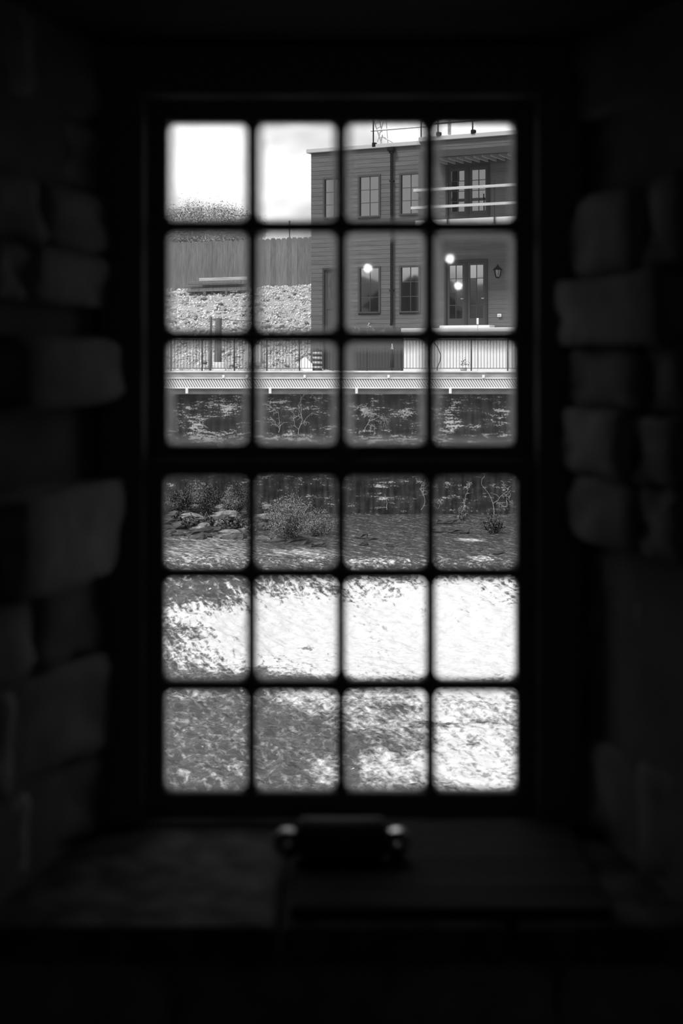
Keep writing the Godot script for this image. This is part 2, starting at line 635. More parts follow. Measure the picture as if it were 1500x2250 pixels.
func make_sash(s: Node3D, d: float, x0: float, x1: float, yt: float, yb: float, rows: Array, cols: Array, ytop: float, ybot: float, rim: String, film: String) -> void:
	var z := -d
	var hd := 0.02
	cbox("stile", Vector3(x0 - 0.06, ybot, z - hd), Vector3(x0, ytop, z + hd), 0.004, M.sash, s)
	cbox("stile", Vector3(x1, ybot, z - hd), Vector3(x1 + 0.06, ytop, z + hd), 0.004, M.sash, s)
	cbox("rail", Vector3(x0, yt, z - hd), Vector3(x1, ytop, z + hd), 0.004, M.sash, s)
	cbox("rail", Vector3(x0, ybot, z - hd), Vector3(x1, yb, z + hd), 0.004, M.sash, s)
	var vb := 0.0105
	var hb := 0.0125
	var xs := [x0]
	for c in cols:
		var x := wx(c, WD)
		cbox("muntin", Vector3(x - vb, yb, z - hd + 0.004), Vector3(x + vb, yt, z + hd - 0.004), 0.003, M.sash, s)
		xs.append(x)
	xs.append(x1)
	var ys := [yt]
	for r in rows:
		var y := wy(r, WD)
		ys.append(y)
		for k in 4:
			var a: float = xs[k] + (vb if k > 0 else 0.0)
			var b: float = xs[k + 1] - (vb if k < 3 else 0.0)
			cbox("muntin", Vector3(a, y - hb, z - hd + 0.004), Vector3(b, y + hb, z + hd - 0.004), 0.003, M.sash, s)
	ys.append(yb)
	var r := RandomNumberGenerator.new()
	r.seed = 77
	# lumps of putty in the corners of the panes
	var ps := new_st()
	var leg := 0.019
	var o3 := Vector3(0, 0, -0.012)
	var q3 := [Vector3(0, 0, 0), Vector3(leg, 0, 0), Vector3(leg * 0.34, leg * 0.34, 0), Vector3(0, leg, 0)]
	quad(ps, q3[0], q3[1], q3[2], q3[3], Vector3.BACK)
	quad(ps, q3[0] + o3, q3[1] + o3, q3[2] + o3, q3[3] + o3, Vector3.FORWARD)
	quad(ps, q3[1], q3[2], q3[2] + o3, q3[1] + o3, Vector3(1, 2, 0))
	quad(ps, q3[2], q3[3], q3[3] + o3, q3[2] + o3, Vector3(2, 1, 0))
	var putty := done(ps)
	for j in 3:
		for k in 4:
			var a := Vector2(xs[k] + (vb if k > 0 else 0.0), ys[j + 1] + (hb if j < 2 else 0.0))
			var b := Vector2(xs[k + 1] - (vb if k < 3 else 0.0), ys[j] - (hb if j > 0 else 0.0))
			var q := QuadMesh.new()
			q.size = b - a + Vector2(0.004, 0.004)
			mk("pane", q, M.glass, s, Transform3D(Basis(), Vector3((a.x + b.x) * 0.5, (a.y + b.y) * 0.5, z)))
			for cr in [[a, 1, 1], [Vector2(b.x, a.y), -1, 1], [b, -1, -1], [Vector2(a.x, b.y), 1, -1]]:
				mk("corner_putty", putty, M.sash, s, Transform3D(Basis.from_scale(Vector3(cr[1], cr[2], 1)), Vector3(cr[0].x, cr[0].y, z)))
			# old dust: a thin film on the glass, thick where the cloth never reached along the bars
			var q2 := QuadMesh.new()
			q2.size = b - a
			mk("dust_film", q2, M[film], s, Transform3D(Basis(), Vector3((a.x + b.x) * 0.5, (a.y + b.y) * 0.5, z + 0.002)))
			for side in ([-0.002, 0.004, 0.0055] if rim == "dust" else [0.004]):
				mk("dust_margin", margin(a, b, 0.0205 if rim == "dust" else 0.013, r, [0.95 if j == 2 else 0.45, 0.7, 1.0 if j > 0 else 0.5, 1.0]), M[rim], s, Transform3D(Basis(), Vector3(0, 0, z + side)))

# an uneven ring of dust along the edges of a pane
func margin(a: Vector2, b: Vector2, w: float, r: RandomNumberGenerator, ws: Array) -> ArrayMesh:
	var outer := []
	var inner := []
	var n := 9
	var size := b - a
	var corners := [[a, Vector2(1, 0), Vector2(0, 1), size.x], [Vector2(b.x, a.y), Vector2(0, 1), Vector2(-1, 0), size.y], [b, Vector2(-1, 0), Vector2(0, -1), size.x], [Vector2(a.x, b.y), Vector2(0, -1), Vector2(1, 0), size.y]]
	for ci in 4:
		var c: Array = corners[ci]
		for k in n:
			var t := float(k) / n
			var p: Vector2 = c[0] + c[1] * c[3] * t
			outer.append(p)
			var l: float = clampf(c[3] * t, w * ws[(ci + 3) % 4], c[3] - w * ws[(ci + 1) % 4])
			inner.append(c[0] + c[1] * l + c[2] * w * ws[ci] * (r.randf_range(0.8, 1.15) if k > 0 else 1.0))
	var st := new_st()
	for i in outer.size():
		var k := (i + 1) % outer.size()
		quad(st, Vector3(outer[i].x, outer[i].y, 0), Vector3(outer[k].x, outer[k].y, 0), Vector3(inner[k].x, inner[k].y, 0), Vector3(inner[i].x, inner[i].y, 0), Vector3.BACK)
	return done(st)

# ------------------------------------------------------------------ the river
const RX := 16.0
const RC := 6.5              # the middle of the river, drawn finer
const RD0 := 18.5
const RD1 := 48.3

func x_of(u: float) -> float:
	var a := absf(u * 2.0 - 1.0)
	return signf(u - 0.5) * (a / 0.84 * RC if a < 0.84 else RC + (a - 0.84) / 0.16 * (RX - RC))

func u_of(x: float) -> float:
	var b := absf(x)
	return 0.5 + signf(x) * 0.5 * (b / RC * 0.84 if b < RC else 0.84 + (b - RC) / (RX - RC) * 0.16)

func river() -> void:
	# how pale the water is in patches, white water and painted sky sheen: [px, py, half width, half height, amount] of the photograph, laid on the river where they fall
	var patches := [
		[850, 1390, 300, 100, 1.2], [440, 1300, 90, 30, -0.2], [1060, 1400, 150, 110, 0.5], [640, 1365, 110, 70, 0.5], [460, 1358, 120, 22, 0.7], [450, 1425, 130, 40, 0.42],
		[520, 1400, 60, 40, 0.3], [1050, 1560, 120, 60, 0.62], [1050, 1680, 120, 70, 0.74], [850, 1560, 110, 60, 0.42], [860, 1690, 90, 50, 0.5],
		[690, 1540, 60, 34, 0.4], [720, 1690, 36, 30, 0.45], [640, 1525, 60, 16, 0.3], [420, 1530, 50, 14, 0.25], [410, 1700, 26, 8, 0.16], [490, 1630, 50, 7, 0.2], [520, 1690, 30, 6, 0.2], [400, 1590, 16, 5, 0.3], [440, 1665, 30, 5, 0.2], [480, 1712, 40, 6, 0.22],
		[690, 1216, 70, 10, 0.26], [640, 1212, 50, 8, 0.18], [470, 1182, 100, 7, 0.2], [450, 1215, 120, 26, 0.27], [810, 1236, 70, 6, 0.35], [1030, 1186, 26, 4, 0.5], [1060, 1226, 26, 5, 0.35], [790, 1178, 16, 3, 0.5],  # above the weir; the left patches paint sky reflection into the colour
		[930, 1330, 90, 40, 0.25], [1060, 1290, 90, 20, 0.35],
		[676, 1424, 18, 9, -0.85], [640, 1412, 40, 5, -0.25], [1006, 1325, 12, 10, -0.5], [1020, 1350, 12, 12, -0.6], [1032, 1372, 9, 10, -0.5], [936, 1345, 14, 22, -0.5],
		[600, 1300, 70, 12, -0.35], [720, 1296, 40, 10, -0.4], [830, 1262, 70, 8, -0.5], [1040, 1262, 80, 6, -0.3], [560, 1480, 30, 18, -0.6], [660, 1500, 130, 9, -0.6], [850, 1502, 90, 5, -0.35], [1050, 1503, 60, 6, -0.4],
		[880, 1560, 60, 8, -0.35], [960, 1590, 50, 10, -0.4], [1080, 1585, 50, 6, -0.4], [1040, 1632, 20, 9, -0.5], [800, 1640, 50, 14, -0.3], [880, 1650, 30, 12, -0.3], [770, 1700, 20, 30, -0.6], [600, 1590, 60, 20, -0.15],
	]
	var cw := 256
	var ch := 384
	var cover := PackedFloat32Array()
	cover.resize(cw * ch)
	cover.fill(0.10)
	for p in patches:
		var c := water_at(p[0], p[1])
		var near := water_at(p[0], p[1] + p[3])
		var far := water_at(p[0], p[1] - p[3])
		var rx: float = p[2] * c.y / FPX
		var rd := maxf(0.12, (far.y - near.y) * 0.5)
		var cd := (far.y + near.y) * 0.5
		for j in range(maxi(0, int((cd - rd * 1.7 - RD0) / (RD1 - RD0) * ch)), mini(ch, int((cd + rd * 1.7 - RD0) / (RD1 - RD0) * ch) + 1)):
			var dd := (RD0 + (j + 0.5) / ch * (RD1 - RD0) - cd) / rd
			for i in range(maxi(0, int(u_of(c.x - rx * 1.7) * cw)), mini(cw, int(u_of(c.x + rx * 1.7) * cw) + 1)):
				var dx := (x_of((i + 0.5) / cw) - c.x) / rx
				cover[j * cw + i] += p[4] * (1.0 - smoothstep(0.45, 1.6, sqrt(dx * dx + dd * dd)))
	# beyond the window's view the weir foams on as it does in it
	for j in ch:
		var d := RD0 + (j + 0.5) / ch * (RD1 - RD0)
		for i in cw:
			var x := x_of((i + 0.5) / cw)
			var edge := smoothstep(d * 0.128, d * 0.15, x)
			var wild := 0.9 if d < 36.0 and d > 19.0 else 0.12
			cover[j * cw + i] = lerpf(cover[j * cw + i], wild, edge)
			var far := smoothstep(-d * 0.128, -d * 0.16, x)
			cover[j * cw + i] = lerpf(cover[j * cw + i], 0.4 if d < 34.0 and d > 24.0 else 0.2, far)
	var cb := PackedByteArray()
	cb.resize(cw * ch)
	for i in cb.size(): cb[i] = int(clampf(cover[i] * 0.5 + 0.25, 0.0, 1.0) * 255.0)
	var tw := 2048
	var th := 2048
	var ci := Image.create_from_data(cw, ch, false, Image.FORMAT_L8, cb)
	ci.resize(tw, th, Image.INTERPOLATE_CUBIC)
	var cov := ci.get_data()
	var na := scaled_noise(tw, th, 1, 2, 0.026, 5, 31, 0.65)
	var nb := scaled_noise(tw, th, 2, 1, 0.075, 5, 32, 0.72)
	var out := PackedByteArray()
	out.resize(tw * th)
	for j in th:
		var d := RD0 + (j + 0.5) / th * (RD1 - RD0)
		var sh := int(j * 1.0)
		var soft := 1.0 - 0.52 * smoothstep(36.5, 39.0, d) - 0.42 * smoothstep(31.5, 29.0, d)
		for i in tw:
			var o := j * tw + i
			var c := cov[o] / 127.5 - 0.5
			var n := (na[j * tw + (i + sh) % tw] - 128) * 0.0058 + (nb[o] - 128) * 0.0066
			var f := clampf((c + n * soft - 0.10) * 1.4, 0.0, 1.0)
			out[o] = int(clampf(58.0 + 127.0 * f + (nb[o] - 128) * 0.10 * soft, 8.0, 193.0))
	var foam_sheen := ImageTexture.create_from_image(Image.create_from_data(tw, th, false, Image.FORMAT_L8, out))
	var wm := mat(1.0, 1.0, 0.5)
	wm.albedo_texture = foam_sheen
	wm.roughness_texture = foam_sheen
	wm.roughness_texture_channel = BaseMaterial3D.TEXTURE_CHANNEL_RED
	wm.texture_repeat = false
	wm.heightmap_enabled = true
	wm.heightmap_scale = 5.0
	var rip := scaled_noise(tw, th, 4, 1, 0.06, 4, 35)
	wm.heightmap_texture = ImageTexture.create_from_image(Image.create_from_data(tw, th, false, Image.FORMAT_L8, rip))
	M.water = wm
	# the surface itself
	var step := 0.065
	var xs := PackedFloat32Array()
	var xx := -RX
	while xx < RX:
		xs.append(xx)
		xx += step if absf(xx + step * 0.5) < RC else 0.17
	var nx := xs.size() - 1
	var nd := int((RD1 - RD0) / step)
	var big := noise(0.22, 3, 41)
	var mid := noise(0.9, 4, 42)
	var small := noise(3.2, 3, 43)
	var hgt := PackedFloat32Array()
	hgt.resize((nx + 1) * (nd + 1))
	for j in nd + 1:
		var d := RD0 + j * step
		for i in nx + 1:
			var x := xs[i]
			var c := cover[clampi(int((d - RD0) / (RD1 - RD0) * ch), 0, ch - 1) * cw + clampi(int(u_of(x) * cw), 0, cw - 1)]
			var calm := 1.0 - smoothstep(38.5, 36.0, d)
			var wild := clampf(c, 0.0, 1.0)
			var amp := lerpf(lerpf(0.20, 0.15, wild), 0.035, calm)
			var flow := x + 0.35 * d
			var h := big.get_noise_2d(flow * 1.2, d * 2.2) * 0.7 + (0.35 - absf(mid.get_noise_2d(flow, d * 1.5 - x * 0.4))) * 0.8 + small.get_noise_2d(x, d) * 0.22
			hgt[j * (nx + 1) + i] = EYE + level(x, d) + h * amp
	var v := PackedVector3Array()
	var nn := PackedVector3Array()
	var uv := PackedVector2Array()
	var idx := PackedInt32Array()
	for j in nd + 1:
		for i in nx + 1:
			var o := j * (nx + 1) + i
			v.append(Vector3(xs[i], hgt[o], -(RD0 + j * step)))
			uv.append(Vector2(u_of(xs[i]), float(j) / nd))
			var hx := hgt[j * (nx + 1) + mini(i + 1, nx)] - hgt[j * (nx + 1) + maxi(i - 1, 0)]
			var hd := hgt[mini(j + 1, nd) * (nx + 1) + i] - hgt[maxi(j - 1, 0) * (nx + 1) + i]
			nn.append(Vector3(-hx / (xs[mini(i + 1, nx)] - xs[maxi(i - 1, 0)]), 1.0, hd / (2.0 * step)).normalized())
	for j in nd:
		for i in nx:
			var o := j * (nx + 1) + i
			idx.append_array(PackedInt32Array([o, o + nx + 1, o + 1, o + 1, o + nx + 1, o + nx + 2]))
	var arr := []
	arr.resize(Mesh.ARRAY_MAX)
	arr[Mesh.ARRAY_VERTEX] = v
	arr[Mesh.ARRAY_NORMAL] = nn
	arr[Mesh.ARRAY_TEX_UV] = uv
	arr[Mesh.ARRAY_INDEX] = idx
	var m := ArrayMesh.new()
	m.add_surface_from_arrays(Mesh.PRIMITIVE_TRIANGLES, arr)
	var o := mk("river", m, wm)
	tag(o, "river rushing over a low weir in white foaming rapids", "river", "", "structure")

func scaled_noise(w: int, h: int, sx: int, sy: int, freq: float, oct: int, sd: int, gain := 0.5) -> PackedByteArray:
	var im := noise(freq, oct, sd, gain).get_image(w / sx, h / sy)
	im.convert(Image.FORMAT_L8)
	im.resize(w, h, Image.INTERPOLATE_CUBIC)
	return im.get_data()

# ------------------------------------------------------------------ the river wall
func river_wall() -> void:
	var d := RW
	var w := Node3D.new()
	w.name = "wall_river"
	add_child(w)
	struct(w)
	tag(w, "tall dark concrete river wall streaked with white lime stains", "wall")
	var yb := EYE + UPPER - 0.4
	var yt := wy(866, d)
	var x0 := -11.0
	var x1 := 11.0
	# face with its stains
	var st := new_st()
	var face := MeshInstance3D.new()
	var arr := []
	arr.resize(Mesh.ARRAY_MAX)
	arr[Mesh.ARRAY_VERTEX] = PackedVector3Array([Vector3(x0, yb, -d), Vector3(x1, yb, -d), Vector3(x1, yt, -d), Vector3(x0, yt, -d)])
	arr[Mesh.ARRAY_NORMAL] = PackedVector3Array([Vector3.BACK, Vector3.BACK, Vector3.BACK, Vector3.BACK])
	arr[Mesh.ARRAY_TEX_UV] = PackedVector2Array([Vector2(0, 1), Vector2(1, 1), Vector2(1, 0), Vector2(0, 0)])
	arr[Mesh.ARRAY_INDEX] = PackedInt32Array([0, 2, 1, 0, 3, 2])
	var am := ArrayMesh.new()
	am.add_surface_from_arrays(Mesh.PRIMITIVE_TRIANGLES, arr)
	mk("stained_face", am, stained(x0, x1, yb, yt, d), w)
	for e in [[-24.0, x0], [x1, 24.0]]: box("wall_end", Vector3(e[0], yb, -d - 1.0), Vector3(e[1], wy(819, d), -d), mat(0.06), w)
	box("body", Vector3(x0, yb, -d - 1.0), Vector3(x1, yt, -d - 0.005), M.concrete, w)
	box("upper_band", Vector3(x0, yt, -d - 1.0), Vector3(x1, wy(853, d), -d), M.concrete, w)
	box("kerb", Vector3(x0, wy(853, d), -d - 1.0), Vector3(x1, wy(819, d), -d), M.concrete, w)
	cbox("coping", Vector3(x0, wy(819, d), -d - 1.0), Vector3(x1, wy(815.2, d), -d + 0.03), 0.01, M.concrete_pale, w)

# lime streaks and blooms on the concrete, one wide band partly painted haze, drawn where the photograph shows them
func stained(x0: float, x1: float, yb: float, yt: float, d: float) -> StandardMaterial3D:
	var w := 2048
	var h := 512
	var hs := scaled_noise(w, h, 4, 1, 0.09, 4, 61)      # lying streaks
	var blot := scaled_noise(w, h, 2, 1, 0.02, 5, 62)
	var run := scaled_noise(w, h, 1, 8, 0.05, 3, 63)      # runs
	var fine := scaled_noise(w, h, 1, 1, 0.12, 3, 64)
	var blooms := [[750, 972, 420, 14, 0.30], [750, 1095, 460, 70, -0.17], [490, 890, 45, 14, 0.5], [425, 895, 40, 10, 0.35], [430, 930, 16, 40, 0.35], [400, 950, 60, 22, 0.3], [480, 958, 70, 12, 0.55], [520, 885, 30, 20, 0.3],  # wide pale band partly paints glass haze; wide negative one thins lower stains
		[605, 882, 30, 4, 0.5], [640, 897, 60, 4, 0.45], [580, 922, 20, 6, 0.4], [690, 880, 24, 8, 0.3], [710, 900, 40, 5, 0.3], [650, 960, 110, 8, 0.35], [690, 940, 60, 4, 0.3],
		[800, 905, 8, 12, 0.5], [770, 900, 10, 10, 0.4], [810, 948, 24, 4, 0.7], [835, 908, 60, 12, 0.32], [905, 905, 26, 22, 0.34], [915, 950, 24, 8, 0.5], [850, 962, 90, 6, 0.4], [866, 948, 12, 4, 0.5],
		[992, 915, 20, 30, 0.75], [1000, 895, 12, 8, 0.3], [1100, 917, 18, 3, 0.7], [1060, 912, 40, 2, 0.4], [1090, 902, 22, 4, 0.4], [1112, 906, 10, 6, 0.5], [1070, 956, 60, 5, 0.6], [970, 950, 30, 10, 0.3],
		[585, 1062, 40, 12, 0.25], [660, 1050, 90, 4, 0.4], [840, 1068, 40, 4, 0.6], [850, 1094, 24, 5, 0.4], [903, 1087, 6, 6, 0.6], [805, 1090, 30, 2, 0.4], [790, 1062, 12, 3, 0.5], [1000, 1094, 20, 4, 0.45], [985, 1060, 14, 14, 0.25], [1040, 1084, 40, 2, 0.35], [990, 1125, 8, 10, 0.35], [690, 1090, 50, 2, 0.25]]
	var out := PackedByteArray()
	out.resize(w * h)
	var base := PackedFloat32Array()
	base.resize(w * h)
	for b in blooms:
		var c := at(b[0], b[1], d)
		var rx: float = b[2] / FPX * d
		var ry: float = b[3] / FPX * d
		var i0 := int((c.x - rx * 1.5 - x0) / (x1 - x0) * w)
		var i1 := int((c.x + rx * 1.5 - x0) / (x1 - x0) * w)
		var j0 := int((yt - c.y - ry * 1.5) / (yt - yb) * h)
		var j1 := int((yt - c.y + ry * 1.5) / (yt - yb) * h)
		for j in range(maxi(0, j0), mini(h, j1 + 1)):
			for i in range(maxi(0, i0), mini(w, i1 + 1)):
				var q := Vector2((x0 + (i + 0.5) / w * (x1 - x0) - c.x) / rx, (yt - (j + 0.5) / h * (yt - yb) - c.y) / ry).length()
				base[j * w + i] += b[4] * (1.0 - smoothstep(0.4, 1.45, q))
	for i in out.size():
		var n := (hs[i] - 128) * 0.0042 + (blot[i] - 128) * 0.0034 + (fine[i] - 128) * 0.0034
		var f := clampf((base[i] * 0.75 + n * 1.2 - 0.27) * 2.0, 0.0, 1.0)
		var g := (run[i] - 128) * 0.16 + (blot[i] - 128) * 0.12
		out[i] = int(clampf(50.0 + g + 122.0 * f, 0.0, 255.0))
	var m := mat(1.0, 0.85, 0.25)
	m.albedo_texture = ImageTexture.create_from_image(Image.create_from_data(w, h, false, Image.FORMAT_L8, out))
	m.texture_repeat = false
	return m

# ------------------------------------------------------------------ the bank above the wall
func bank_height(x: float, d: float) -> float:
	# level strip behind the coping, then the rubble heap up to the board fence on the west side
	var strip := wy(817, RW) - 0.02
	var t := clampf((d - 55.6) / 8.6, 0.0, 1.0)
	var crest := 3.02 + EYE + clampf(x + 7.0, 0.0, 7.0) * 0.03
	var hill := lerpf(strip, crest, pow(t, 0.85))
	var west := 1.0 - smoothstep(-0.6, 0.9, x - (d - 55.7) * 0.12)
	return lerpf(strip, hill, west)

func bank() -> void:
	var st := SurfaceTool.new()
	st.begin(Mesh.PRIMITIVE_TRIANGLES)
	st.set_smooth_group(0)
	var n := noise(0.7, 3, 71)
	var f := func(x: float, d: float) -> Vector3: return Vector3(x, bank_height(x, d) + (n.get_noise_2d(x, d) * 0.16 if d > 55.8 and x < 0.5 else 0.0), -d)
	var s := 0.35
	for i in 112:
		for j in 84:
			var x := -22.0 + i * s * 1.15
			var d := 48.9 + j * s * 1.1
			quad(st, f.call(x, d), f.call(x + s * 1.15, d), f.call(x + s * 1.15, d + s * 1.1), f.call(x, d + s * 1.1), Vector3.UP)
	st.generate_normals()
	tag(mk("ground_bank", st.commit(), M.soil), "stony earth bank behind the river wall", "ground", "", "structure")
	# stones: the large ones singly, the small ones as rubble
	var mm := MultiMesh.new()
	mm.transform_format = MultiMesh.TRANSFORM_3D
	mm.use_colors = true
	mm.mesh = rocks[0]
	var places := []
	for k in 20000:
		var d := rng.randf_range(55.4, 65.0)
		var x := rng.randf_range(-13.0, -0.7 + (d - 55.8) * 0.1)
		places.append([x, d, pow(rng.randf(), 2.5)])
	mm.instance_count = places.size()
	for k in places.size():
		var p: Array = places[k]
		var sz: float = lerpf(0.035, 0.13, p[2])
		var b := Basis.from_euler(Vector3(rng.randf() * TAU, rng.randf() * TAU, rng.randf() * TAU)).scaled_local(Vector3(1.2, 0.75, 1.0) * sz)
		mm.set_instance_transform(k, Transform3D(b, f.call(p[0], p[1]) + Vector3.UP * sz * 0.12))
		var v := rng.randf_range(0.4, 1.0)
		mm.set_instance_color(k, Color(v, v, v))
	var rb := MultiMeshInstance3D.new()
	rb.name = "rubble"
	rb.multimesh = mm
	var rm := mat(0.72, 0.95, 0.2)
	rm.vertex_color_use_as_albedo = true
	rb.material_override = rm
	add_child(rb)
	tag(rb, "small broken rubble covering the heap below the board fence", "rubble", "", "stuff")
	var taken := []
	for k in 330:
		var d := rng.randf_range(55.6, 64.4)
		var x := rng.randf_range(-7.9, -1.1)
		var sz := rng.randf_range(0.12, 0.3)
		if k < 24:
			x = rng.randf_range(-3.6, -1.3)
			d = rng.randf_range(57.2, 59.8)
			sz = rng.randf_range(0.22, 0.42)
		var b := Basis.from_euler(Vector3(rng.randf_range(-0.4, 0.4), rng.randf() * TAU, rng.randf_range(-0.4, 0.4))).scaled_local(Vector3(1.25, 0.62, 0.95) * sz)
		var clear := taken.size() < 190
		for e in taken:
			if Vector2(e[0] - x, e[1] - d).length() < 0.62 * (e[2] + sz): clear = false
		if not clear: continue
		taken.append([x, d, sz])
		var o := mk("rubble_stone", rocks[rng.randi() % 6], M.rubble[k % 4], null, Transform3D(b, f.call(x, d) + Vector3.UP * sz * 0.15))
		var tone: String = ["grey", "light grey", "whitish", "dark grey"][k % 4]
		var bulk := "fist-sized" if sz < 0.19 else "head-sized" if sz < 0.27 else "large"
		tag(o, "%s %s broken stone on the rubble heap below the fence" % [bulk, tone], "stone", "%s %s stones on the rubble heap" % [bulk, tone])

# ------------------------------------------------------------------ the house
func house() -> void:
	var h := thing("house", "two-storey house clad in dark grey lap boards with a flat roof", "house", F0, FTURN)
	var u0 := fu(683)
	var u1 := fu(1330)
	var ytop := fy(683, 336)
	var ybase := wy(820, RW)
	box("body", Vector3(u0 + 0.02, ybase - 0.3, -9.0), Vector3(u1, ytop, -0.06), M.backing, h)
	# openings: [px0, py top at px0, px1, py bottom at px0]
	var wins := [
		[709.5, 391, 756, 482, 3], [786.3, 385.5, 835.6, 478.5, 3], [877, 380.5, 925, 473.5, 3],
		[786.8, 586, 835.6, 688.5, 3], [877, 583.5, 923.5, 687, 3],
	]
	var holes := []
	for w in wins:
		holes.append(house_window(h, fu(w[0]), fu(w[2]), fy(w[0], w[3]), fy(w[0], w[1]), w[4]))
	holes.append(french_doors(h, fu(979.5), fu(1076), fy(979.5, 482), fy(979.5, 366), false))
	holes.append(french_doors(h, fu(976), fu(1071), fy(976, 716), fy(976, 573), true))
	holes.append(side_door(h, fu(708.5), fu(754), ybase + 0.05, fy(708.5, 589)))
	# lap boards, cut round the openings
	lap_mesh = lap()
	var y := ybase
	var step := 0.1665
	while y < ytop - 0.02:
		var hgt := minf(step, ytop - y)
		var cuts := []
		for o in holes:
			if o[2] < y + hgt * 0.55 and o[3] > y + hgt * 0.45: cuts.append([o[0], o[1]])
		cuts.sort_custom(func(a, b): return a[0] < b[0])
		var x := u0
		for c in cuts + [[u1, u1]]:
			if c[0] - x > 0.02:
				mk("lap_board", lap_mesh, M.siding[rng.randi() % 3], h, Transform3D(Basis.from_scale(Vector3(c[0] - x, hgt, 1.0)), Vector3(x, y, -0.06)))
			x = maxf(x, c[1])
		y += step
	# flat roof edge over the plain front
	cbox("roof_edge", Vector3(fu(675), ytop - 0.01, -9.2), Vector3(fu(940), fy(675, 328.5), 0.10), 0.01, M.fascia, h)
	# rainwater head and downpipe
	var pu := fu(860.3, 0.08)
	var ph := node("rainwater_head", h)
	cbox("hopper", Vector3(pu - 0.14, fy(860, 333), 0.02), Vector3(pu + 0.14, fy(860, 325), 0.22), 0.02, M.pipe, ph)
	cbox("hopper_foot", Vector3(pu - 0.085, fy(860, 338), 0.04), Vector3(pu + 0.085, fy(860, 333), 0.18), 0.02, M.pipe, ph)
	tube("downpipe", [Vector3(pu, fy(860, 337), 0.09), Vector3(pu, fy(860, 708), 0.09), Vector3(pu + 0.02, fy(860, 714), 0.16)], 0.06, M.pipe, h)
	for py in [400.0, 520.0, 640.0]:
		cbox("pipe_bracket", Vector3(pu - 0.075, fy(860, py), -0.02), Vector3(pu + 0.075, fy(860, py) + 0.06, 0.15), 0.01, M.pipe, h)
	porch(h, u1)

func lap() -> ArrayMesh:
	var st := new_st()
	var t := 0.045
	var b := 0.055
	var p := [Vector3(0, 0, 0), Vector3(1, 0, 0), Vector3(1, 0, b), Vector3(0, 0, b), Vector3(0, 1, 0), Vector3(1, 1, 0), Vector3(1, 1, t), Vector3(0, 1, t)]
	quad(st, p[3], p[2], p[6], p[7], Vector3.BACK)
	quad(st, p[0], p[1], p[2], p[3], Vector3.DOWN)
	quad(st, p[4], p[5], p[6], p[7], Vector3.UP)
	quad(st, p[0], p[3], p[7], p[4], Vector3.LEFT)
	quad(st, p[1], p[2], p[6], p[5], Vector3.RIGHT)
	return done(st)

func glazed(parent: Node3D, a: float, b: float, y0: float, y1: float, cols: int, rows: int, z: float, bar := 0.022) -> void:
	var cw := (b - a) / cols
	var rh := (y1 - y0) / rows
	for i in cols:
		for j in rows:
			box("pane", Vector3(a + i * cw, y0 + j * rh, z - 0.006), Vector3(a + (i + 1) * cw, y0 + (j + 1) * rh, z), M.house_glass, parent).rotation = Vector3(rng.randf_range(-0.004, 0.004), rng.randf_range(-0.006, 0.006), 0)
	for i in range(1, cols):
		box("glazing_bar", Vector3(a + i * cw - bar * 0.5, y0, z - 0.01), Vector3(a + i * cw + bar * 0.5, y1, z + 0.02), M.bar, parent)
	for j in range(1, rows):
		box("glazing_bar", Vector3(a, y0 + j * rh - bar * 0.5, z - 0.01), Vector3(b, y0 + j * rh + bar * 0.5, z + 0.021), M.bar, parent)

func casing(parent: Node3D, a: float, b: float, y0: float, y1: float, t: float, z0: float, z1: float, m: Material, sill := true) -> void:
	box("jamb", Vector3(a, y0, z0), Vector3(a + t, y1, z1), m, parent)
	box("jamb", Vector3(b - t, y0, z0), Vector3(b, y1, z1), m, parent)
	box("head", Vector3(a + t, y1 - t, z0), Vector3(b - t, y1, z1), m, parent)
	if sill: box("sill", Vector3(a + t, y0, z0), Vector3(b - t, y0 + t * 0.7, z1 + 0.02), m, parent)

func house_window(h: Node3D, a: float, b: float, y0: float, y1: float, rows: int) -> Array:
	var w := node("window", h)
	casing(w, a, b, y0, y1, 0.075, -0.15, 0.03, M.casing)
	glazed(w, a + 0.08, b - 0.05, y0 + 0.06, y1 - 0.08, 2, rows, -0.045)
	return [a, b, y0, y1]

func french_doors(h: Node3D, a: float, b: float, y0: float, y1: float, handle: bool) -> Array:
	var fr := node("door_frame", h)
	casing(fr, a, b, y0, y1, 0.09, -0.15, 0.04, M.frame, false)
	var mid := (a + b) * 0.5
	box("mullion", Vector3(mid - 0.05, y0, -0.12), Vector3(mid + 0.05, y1 - 0.09, 0.0), M.frame, fr)
	for k in [[a + 0.09, mid - 0.05], [mid + 0.05, b - 0.09]]:
		var leaf := node("door", h)
		casing(leaf, k[0], k[1], y0, y1 - 0.09, 0.10, -0.10, -0.03, M.casing, false)
		box("bottom_rail", Vector3(k[0] + 0.10, y0, -0.10), Vector3(k[1] - 0.10, y0 + 0.27, -0.03), M.casing, leaf)
		glazed(leaf, k[0] + 0.10, k[1] - 0.10, y0 + 0.27, y1 - 0.19, 2, 4, -0.055)
		if handle: tube("handle", [Vector3(k[1] - 0.05, y0 + 1.0, -0.03), Vector3(k[1] - 0.05, y0 + 1.0, 0.04), Vector3(k[1] - 0.14, y0 + 1.0, 0.04)], 0.015, M.galv, leaf)
	return [a, b, y0, y1]

